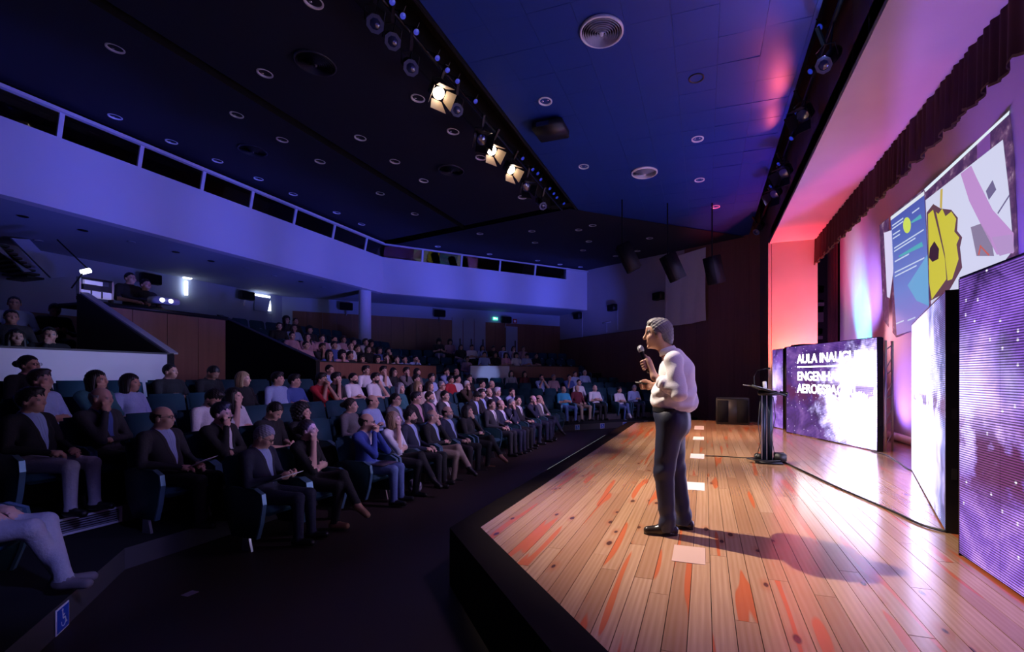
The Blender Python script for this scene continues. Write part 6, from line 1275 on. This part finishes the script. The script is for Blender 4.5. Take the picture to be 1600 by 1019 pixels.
for k, lst in enumerate(UWL):
    d_ = 6.1 + 0.95 * k; zf = 0.85 + 0.36 * k; p0 = wing_pt(0, d_); ts_ = []; K = kk(k)
    raw = [(Vector(on_p(x, y, p0, WNb)[:2]) - Vector(p0)).dot(WDr) for x, y in lst]; fit = []
    for q in raw: fit.append(max(q, fit[-1] + 0.50) if fit else q)
    sh_ = sum(fit) / len(fit) - sum(raw) / len(raw)
    for i, (x, y) in enumerate(lst):
        h = on_p(x, y, p0, WNb); t_ = fit[i] - sh_; ts_.append(t_); g_ = wing_pt(t_, d_ - HDX); hair, hc = rp.choice(HP); pose = rp.choice(['m_lap', 'm_cross', 'f_lap', 'm_chin', 'f_cross', 'm_read']); top = rp.choice(['white', 'white', 'light blue', 'charcoal', 'pink', 'black', 'pale grey'])
        person(pose, (g_[0], g_[1], zf + max(-0.25, min(0.25, h.z - zf - 1.155))), math.radians(-45), top, None, None, 'black' if i % 3 else 'pale grey', hair, hc, skin=rp.randint(0, 2), short_sleeve=True, label=plabel(hair, hc, top, None, None, f'{ORD[i]} in upper row {("one", "two", "three")[k]}, far block'), group='audience in the upper far block')
    t_ = -4.4
    while t_ < 4.0:
        g_ = wing_pt(t_, d_ - HDX); seat((g_[0], g_[1], zf), math.radians(-45), seat_name(t_, ts_, K, f'upper far row {("one", "two", "three")[k]}'), 'seats in the upper far block'); t_ += 0.58
# near angled block: the sitter whose crossed legs show, and the seats around
pl = person('n_ankle', (-4.92, 1.72, -0.3), math.radians(42), 'pale grey', None, None, 'pale grey', 'short', 'dark', shoe=mat('shoe_taupe', (0.16, 0.14, 0.15), 0.7), label='person in pale grey trousers with crossed ankles at picture edge', group='audience in the near angled block')
for t_ in (0.0, 0.57):
    seat((-4.92 + S2 * t_, 1.72 - S2 * t_, -0.3), math.radians(45), 'dark teal auditorium seat in the near angled block', 'seats in the near angled block')
# booth staff
for x, y, lab, top in ((203, 436, 'standing booth operator in a black shirt', 'black'), (227, 446, 'seated booth operator in a grey shirt next to his colleague', 'charcoal')):
    h = on_x(x, y, -11.5); person('m_lap', (-11.3, h.y, h.z - 1.155), 0.1, top, None, None, 'black', 'short', 'dark', skin=2, short_sleeve=True, label=lab, group='control booth staff')
# things held or lying with the front rows
def flat_thing(name, P, rz, tilt, size, m, label, cat):
    mb = MB(); a, b, c = size; mb.box((-a / 2, -b / 2, -c / 2), (a / 2, b / 2, c / 2)); o = build(mb, name, m, bevel=min(0.004, c * 0.4), M=Matrix.Translation(P) @ rot_z(rz) @ Matrix.Rotation(tilt, 4, 'Y')); tag(o, label, cat); return o
y1 = on_x(402, 672, -4.7).y; flat_thing('programme_sheet', (-4.27, y1 - 0.02, 0.235), 0.15, math.radians(-20), (0.21, 0.30, 0.006), M_PAPER, 'white programme sheet on the grey-haired reader\'s lap', 'paper')
y3 = on_x(562, 656, -4.7).y; flat_thing('closed_laptop', (-4.30, y3, 0.085), 0.1, 0.0, (0.23, 0.33, 0.022), mat('laptop_lid', (0.06, 0.04, 0.06), 0.4), 'closed dark tablet case on the denim-clad lap', 'laptop')
y2b = on_x(256, 642, -5.65).y; flat_thing('folded_paper', (-5.20, y2b + 0.10, 0.38), 0.5, math.radians(-25), (0.20, 0.26, 0.006), M_PAPER, 'folded pale paper on the lap of the thinning-haired person in second row', 'paper')
yt = on_x(781, 633, -4.7).y; flat_thing('folded_leaflet', (-4.42, yt, 0.30), 0.4, math.radians(-65), (0.22, 0.10, 0.006), M_PAPER, 'white leaflet held upright in the front row', 'paper')

mb = MB(); mb.lathe([(0.035, 0.0), (0.035, 0.002), (0.0, 0.002)], 20, M=Matrix.Translation((-4.67, 5.040, -0.006)) @ Matrix.Rotation(math.pi / 2, 4, 'X')); tag(build(mb, 'round_sticker', mat('sticker_green', (0.02, 0.40, 0.22), 0.6)), 'round green sticker on a seat side panel in front row', 'sticker')
_b = on_z(730, 729, -0.5); wb = empty('water_bottle', _b); tag(wb, 'small clear water bottle on the floor before the front row', 'bottle')
mb = MB(); mb.lathe([(0.0, 0.0), (0.032, 0.0), (0.034, 0.02), (0.034, 0.13), (0.014, 0.175), (0.014, 0.19)], 14); build(mb, 'body', mat('bottle_plastic', (0.75, 0.8, 0.9), 0.15), wb, smooth=True)
mb = MB(); mb.lathe([(0.016, 0.188), (0.016, 0.21), (0.0, 0.21)], 12); build(mb, 'cap', M_SIGNW, wb, smooth=True)
_b = on_z(648, 770, -0.5); h = 0.012; f = Field(np.arange(-0.16, 0.16, h), np.arange(-0.14, 0.141, h), np.arange(0.0, 0.30, h)); f.ell((0, 0, 0.10), (0.11, 0.09, 0.11), 0, 0.03); f.cap((0, 0.02, 0.15), (0.0, 0.03, 0.26), 0.05, 0.03, 0, 0.04)
X, Y, Z = f.x[:, None, None], f.y[None, :, None], f.z[None, None, :]; f.D = np.maximum(f.D + 0.010 * np.sin(60 * X + 30 * Z) * np.sin(55 * Y - 40 * Z), 0.004 - Z).astype(np.float32); V, Fc, L = f.skin()
o = link('plastic_bag', skin_mesh('plastic_bag', V, Fc, L, [mat('bag_film', (0.34, 0.30, 0.38), 0.25)]), None, loc=_b); tag(o, 'crumpled grey plastic bag on the floor beside denim legs', 'bag')

# ------------------------------------------------------------------ the speaker on stage
SPK_POS, SPK_RZ = (-0.24, 3.97, 0.0), math.radians(180)
xs = spaced([(-0.24, -0.04, 0.012), (-0.04, 0.33, 0.0052)]); ys = spaced([(-0.36, -0.22, 0.012), (-0.22, 0.25, 0.0055), (0.25, 0.36, 0.012)]); zs = spaced([(0.02, 1.15, 0.022), (1.15, 1.50, 0.0055), (1.50, 1.83, 0.0055)])
f = Field(xs, ys, zs)
hc = v3(0.140, 0, 1.664); R = euler_R(0.06, 0.03)
f.cap((0.035, 0, 1.46), hc + R @ v3(-0.02, 0, -0.05), 0.062, 0.060, SKIN, 0.03)
head_prims(f, R, hc, False, True, 1.06)
f.fr = (R, hc); f.cap((0.086, -0.012, -0.104), (0.086, 0.012, -0.104), 0.010, 0.010, SKIN, 0.02); f.ell((0.086, 0, 0.052), (0.012, 0.04, 0.03), SKIN, 0.03); f.cap((0.092, 0, 0.018), (0.118, 0, -0.022), 0.010, 0.013, SKIN, 0.012); f.cap((0.093, -0.012, -0.064), (0.093, 0.012, -0.064), 0.007, 0.007, SKIN, 0.01); f.fr = None
f.ell((0.01, 0, 1.25), (0.13, 0.15, 0.23), SKIN, 0.05); f.ell((0.035, 0, 1.02), (0.10, 0.13, 0.12), SKIN, 0.05)
SL, EL, WL = v3(0.0, 0.20, 1.435), v3(-0.045, 0.265, 1.185), v3(0.150, 0.185, 1.305)
SR, ER, WRr = v3(0.0, -0.20, 1.435), v3(0.015, -0.27, 1.175), v3(0.175, -0.09, 1.225)
for S_, E_, W_ in ((SL, EL, WL), (SR, ER, WRr)): f.cap(S_, E_, 0.045, 0.040, SKIN, 0.03); f.cap(E_, W_, 0.041, 0.029, SKIN, 0.02)
for s, K, A in ((1, v3(0.085, 0.10, 0.52), v3(0.045, 0.11, 0.09)), (-1, v3(0.01, -0.095, 0.52), v3(-0.075, -0.10, 0.09))):
    f.cap((0.035, s * 0.09, 0.95), K, 0.075, 0.050, SKIN, 0.03); f.cap(K, A, 0.048, 0.034, SKIN, 0.02)
# left hand closed around the microphone
MA = v3(0.316, -0.05, 0.948); MA /= np.linalg.norm(MA); M0 = v3(0.215, 0.135, 1.372); side_ = v3(0, 1, 0) - MA * MA[1]; side_ /= np.linalg.norm(side_); fwd = np.cross(side_, MA)
if fwd[0] < 0: fwd = -fwd
def ringp(a, h, r): return M0 + MA * h + (fwd * math.cos(a) + side_ * math.sin(a)) * r
f.cap(WL, ringp(math.radians(150), 0.045, 0.036), 0.028, 0.027, SKIN, 0.02)
f.cap(ringp(math.radians(150), 0.005, 0.036), ringp(math.radians(150), 0.075, 0.036), 0.021, 0.022, SKIN, 0.02)
for i, hgt in enumerate((0.0, 0.021, 0.042, 0.063)):
    pts = [ringp(math.radians(a), hgt + 0.006, 0.030 + (0.004 if a > 60 else 0)) for a in (125, 75, 25, -25, -75)]
    for p, q in zip(pts[:-1], pts[1:]): f.cap(p, q, 0.0105 if i < 3 else 0.010, 0.0098, SKIN, 0.004)
pts = [ringp(math.radians(170), 0.06, 0.036), ringp(math.radians(205), 0.085, 0.031), ringp(math.radians(235), 0.115, 0.027)]
for p, q in zip(pts[:-1], pts[1:]): f.cap(p, q, 0.0125, 0.0105, SKIN, 0.006)
# right hand with the remote: palm up, thumb on top
D_ = v3(0.93, 0.20, 0.10); D_ /= np.linalg.norm(D_)
Pm = WRr + D_ * 0.055; f.cap(WRr, Pm, 0.027, 0.030, SKIN, 0.02); f.cap(Pm + v3(0, 0.012, -0.018), Pm + v3(0, -0.010, 0.022), 0.024, 0.022, SKIN, 0.015)
for i, (dz, ln) in enumerate(((0.028, 1.0), (0.008, 1.08), (-0.012, 1.0), (-0.031, 0.82))):
    A = Pm + D_ * 0.028 + v3(0, -0.018, dz); B = A + D_ * 0.032 * ln + v3(0, 0.004, -0.002); C = B + (D_ * 0.35 + v3(0, 0.9, -0.1)) * 0.026 * ln; E_ = C + (D_ * -0.75 + v3(0, 0.5, 0)) * 0.020 * ln
    for p, q, r in ((A, B, 0.0105), (B, C, 0.0098), (C, E_, 0.0088)): f.cap(p, q, r, r * 0.96, SKIN, 0.004)
T0 = Pm + v3(-0.01, 0.020, 0.026); T1 = T0 + D_ * 0.030 + v3(0, 0.012, 0.012); T2 = T1 + D_ * 0.028 + v3(0, 0.004, -0.004)
f.cap(T0, T1, 0.014, 0.0115, SKIN, 0.008); f.cap(T1, T2, 0.0112, 0.0092, SKIN, 0.005)
V, Fc, L = f.skin()
skin_s = mat('speaker_skin', (0.56, 0.31, 0.22), 0.45, spec=0.45, noise=0.06, nscale=30)
spk = link('person', skin_mesh('person', V, Fc, L, [skin_s, HC['grey'], skin_s, skin_s, skin_s, skin_s, skin_s, M_EYE, skin_s]))
spk.location = SPK_POS; spk.rotation_euler = (0, 0, SPK_RZ); tag(spk, 'speaker standing on stage in white shirt holding a microphone', 'person')
MH = Matrix.Translation(Vector(hc)) @ Matrix(R.tolist()).to_4x4()
h = 0.0055; f = Field(np.arange(-0.14, 0.12, h), np.arange(-0.11, 0.111, h), np.arange(-0.12, 0.17, h)); X, Y, Z = f.x[:, None, None], f.y[None, :, None], f.z[None, None, :]
f.ell((-0.018, 0, 0.034), (0.112, 0.089, 0.112), 0, 0.01); f.ell((0.035, 0, 0.105), (0.052, 0.055, 0.034), 0, 0.03); f.ell((-0.085, 0, -0.03), (0.036, 0.055, 0.06), 0, 0.03)
f.ell((-0.080, 0, -0.045), (0.040, 0.058, 0.050), 0, 0.03)
f.D = np.maximum(f.D, np.broadcast_to(hairline(X, Z, 0.0, 0.012) + 0.004 * np.sin(Y * 160), f.D.shape)).astype(np.float32) + (0.0024 * np.sin(X * 150 + Y * 90 + Z * 40) * np.sin(Y * 130 - Z * 170) + 0.0016 * np.sin(X * 310 - Z * 260)).astype(np.float32)
V, Fc, L = f.skin(); link('hair', skin_mesh('hair', V, Fc, L, [mat('speaker_hair', (0.20, 0.19, 0.19), 0.6, noise=0.35, nscale=90)]), spk, M=MH)
# shirt
h = 0.0075; f = Field(np.arange(-0.27, 0.30, h), np.arange(-0.37, 0.371, h), np.arange(0.97, 1.58, h))
f.ell((0.005, 0, 1.33), (0.135, 0.170, 0.16), 0, 0.05); f.ell((0.000, 0, 1.16), (0.178, 0.182, 0.17), 0, 0.06); f.ell((0.000, 0, 1.075), (0.172, 0.178, 0.075), 0, 0.05)
f.ell((-0.07, 0, 1.32), (0.095, 0.150, 0.16), 0, 0.05); f.ell((-0.075, 0, 1.09), (0.100, 0.150, 0.075), 0, 0.04); f.ell((0.10, 0, 1.13), (0.095, 0.14, 0.12), 0, 0.04)
f.cap((-0.005, -0.165, 1.445), (-0.005, 0.165, 1.445), 0.062, 0.062, 0, 0.05); f.cap((-0.01, -0.06, 1.49), (-0.01, 0.06, 1.49), 0.055, 0.055, 0, 0.05)
for S_, E_, W_, t_ in ((SL, EL, WL, 0.62), (SR, ER, WRr, 0.60)):
    f.cap(S_, E_, 0.074, 0.066, 0, 0.035); f.cap(E_, E_ + (W_ - E_) * t_, 0.066, 0.052, 0, 0.025); c_ = E_ + (W_ - E_) * t_; dd = (W_ - E_) / np.linalg.norm(W_ - E_); f.cap(c_ - dd * 0.022, c_ + dd * 0.012, 0.057, 0.055, 0, 0.008)
X, Y, Z = f.x[:, None, None], f.y[None, :, None], f.z[None, None, :]
fold = 0.0060 * np.sin(62 * (Z - 1.1) + 16 * X + 4 * np.sin(14 * Y)) * np.exp(-((Z - 1.13) / 0.11) ** 2) + 0.0055 * np.sin(38 * X + 30 * Z + 9 * Y) * np.clip((Z - 1.12) * 4, 0, 1) * np.clip((1.47 - Z) * 12, 0, 1) + 0.004 * np.sin(70 * Y + 25 * Z) * np.exp(-((Z - 1.06) / 0.06) ** 2)
f.D = (f.D + fold).astype(np.float32); f.D[:, :, :] = np.maximum(f.D, np.broadcast_to((1.012 - Z) + 0.012 * np.sin(18 * X + 11 * Y), f.D.shape)).astype(np.float32)
# cuff ends and neckline cut back so skin shows
f.sub('ell', ((0.085, 0, 1.56), (0.062, 0.052, 0.070)), 0.01)
V, Fc, L = f.skin(); M_SHIRT = mat('speaker_shirt_cotton', (0.76, 0.73, 0.74), 0.8, bump=0.15, nscale=120); sh_ = link('shirt', skin_mesh('shirt', V, Fc, L, [M_SHIRT]), spk)
mb = MB(); pts = []
for i in range(19):
    a = math.radians(-150 + i * 300 / 18) + math.pi; pts.append((math.cos(a), math.sin(a), 0))
ring = [(Vector((0.050 + 0.084 * p[0], 0.080 * p[1], 1.497 - 0.022 * p[0])), Vector((0.070 + 0.066 * p[0], 0.066 * p[1], 1.550 - 0.022 * p[0]))) for p in pts]
mb.add([p for r_ in ring for p in r_], [(2 * i, 2 * i + 2, 2 * i + 3, 2 * i + 1) for i in range(18)])
me = mb.mesh('collar', M_SHIRT, True); o = link('collar', me, sh_); md = o.modifiers.new('thickness', 'SOLIDIFY'); md.thickness = 0.006
for S_, E_, W_, t_ in ((SL, EL, WL, 0.62), (SR, ER, WRr, 0.60)):
    c_ = E_ + (W_ - E_) * t_; dd = (W_ - E_) / np.linalg.norm(W_ - E_); mb = MB(); mb.tube([c_ - dd * 0.03, c_ + dd * 0.014], [0.060, 0.057], 20, cap=False); o = build(mb, 'rolled_cuff', M_SHIRT, sh_, smooth=True); md = o.modifiers.new('thickness', 'SOLIDIFY'); md.thickness = 0.008
# trousers
h = 0.0085; f = Field(np.arange(-0.22, 0.26, h), np.arange(-0.25, 0.251, h), np.arange(0.015, 1.08, h))
f.ell((0.03, 0, 0.99), (0.150, 0.170, 0.12), 0, 0.05); f.ell((0.00, 0, 0.90), (0.130, 0.165, 0.12), 0, 0.05)
for s, K, A in ((1, v3(0.080, 0.10, 0.52), v3(0.048, 0.112, 0.06)), (-1, v3(0.005, -0.095, 0.52), v3(-0.072, -0.10, 0.06))):
    f.cap((0.03, s * 0.085, 0.93), K, 0.112, 0.083, 0, 0.05); f.cap(K, A + v3(0, 0, 0.03), 0.082, 0.067, 0, 0.03); f.cap(A + v3(0.01, 0, 0.03), A + v3(0.012, 0, -0.012), 0.066, 0.068, 0, 0.02)
X, Y, Z = f.x[:, None, None], f.y[None, :, None], f.z[None, None, :]
f.D = (f.D + 0.0045 * np.sin(45 * Z + 20 * X + 5 * np.sin(12 * Y)) * (np.exp(-((Z - 0.12) / 0.14) ** 2) + 0.6 * np.exp(-((Z - 0.55) / 0.12) ** 2)) + 0.003 * np.sin(60 * Y + 6 * Z)).astype(np.float32)
f.D = np.maximum(f.D, np.broadcast_to(np.maximum(Z - 1.045, 0.035 - Z), f.D.shape)).astype(np.float32)
V, Fc, L = f.skin(); tr = link('trousers', skin_mesh('trousers', V, Fc, L, [mat('speaker_trousers', (0.014, 0.017, 0.040), 0.5, bump=0.1, nscale=150)]), spk)
mb = MB(); n_ = 28
mb.lathe([(1.0, 1.015), (1.0, 1.047)], n_); mb.v = [(0.03 + v[0] * 0.156, v[1] * 0.176, v[2]) for v in mb.v]; build(mb, 'belt', M_BLACK, tr, smooth=True)
# shoes
for s, A, t in ((1, v3(0.048, 0.112, 0.0), v3(1, 0.18, 0)), (-1, v3(-0.072, -0.10, 0.0), v3(1, -0.30, 0))):
    t = t / np.linalg.norm(t); n = v3(-t[1], t[0], 0); h = 0.0075; f = Field(np.arange(A[0] - 0.14, A[0] + 0.26, h), np.arange(A[1] - 0.14, A[1] + 0.15, h), np.arange(0.0, 0.15, h))
    f.cap(A - t * 0.045 + v3(0, 0, 0.042), A + t * 0.05 + v3(0, 0, 0.045), 0.042, 0.044, 0, 0.03); f.cap(A + t * 0.05 + v3(0, 0, 0.036), A + t * 0.165 + v3(0, 0, 0.030), 0.042, 0.034, 0, 0.03); f.cap(A - t * 0.01 + v3(0, 0, 0.05), A + v3(0, 0, 0.11), 0.042, 0.046, 0, 0.02)
    Z = f.z[None, None, :]; f.D = np.maximum(f.D, np.broadcast_to(0.006 - Z, f.D.shape)).astype(np.float32); V, Fc, L = f.skin(); so = link('shoe', skin_mesh('shoe', V, Fc, L, [mat('speaker_shoe', (0.022, 0.016, 0.012), 0.25)]), spk)
    mb = MB(); P = []
    for i in range(24):
        a = 2 * math.pi * i / 24; l = 0.138 * math.cos(a); w_ = 0.044 * math.sin(a) * (0.85 + 0.15 * math.cos(a - 0.3)); q = A + t * (0.058 + l) + n * w_; P.append((q[0], q[1], 0.0))
    mb.prism(P, (0, 0, 0.013)); build(mb, 'sole', M_BLACK, so)
# microphone and remote (held)
MS = Matrix.Translation(SPK_POS) @ rot_z(SPK_RZ)
mic = empty('microphone'); mic.matrix_world = MS @ frame(M0, MA, (0, 0, 1)); tag(mic, 'black handheld microphone with silver mesh head in speaker\'s hand', 'microphone')
RY = Matrix.Rotation(math.pi / 2, 4, 'Y')
mb = MB(); mb.lathe([(0.0, -0.035), (0.013, -0.035), (0.0145, 0.0), (0.0175, 0.14), (0.021, 0.152), (0.0, 0.152)], 18, M=RY); build(mb, 'handle', M_BLACKM, mic, smooth=True)
mb = MB(); mb.lathe([(0.0, 0.150), (0.022, 0.150), (0.0265, 0.165), (0.0268, 0.180), (0.022, 0.197), (0.011, 0.206), (0.0, 0.208)], 18, M=RY); build(mb, 'mesh_head', mat('mic_mesh', (0.35, 0.35, 0.38), 0.4, 0.7, bump=0.5, nscale=900), mic, smooth=True)
rm = empty('presentation_remote'); Pr = Pm + D_ * 0.062 + v3(0, 0.018, 0.012); rm.matrix_world = MS @ frame(Pr, D_, (0, 0, 1)); tag(rm, 'small black presentation remote in speaker\'s other hand', 'remote')
mb = MB(); mb.box((-0.055, -0.013, -0.008), (0.055, 0.013, 0.008)); build(mb, 'body', M_BLACK, rm, bevel=0.006)
mb = MB(); mb.box((0.005, -0.006, 0.008), (0.02, 0.006, 0.010)); build(mb, 'button', mat('button_grey', (0.2, 0.2, 0.22), 0.5), rm)
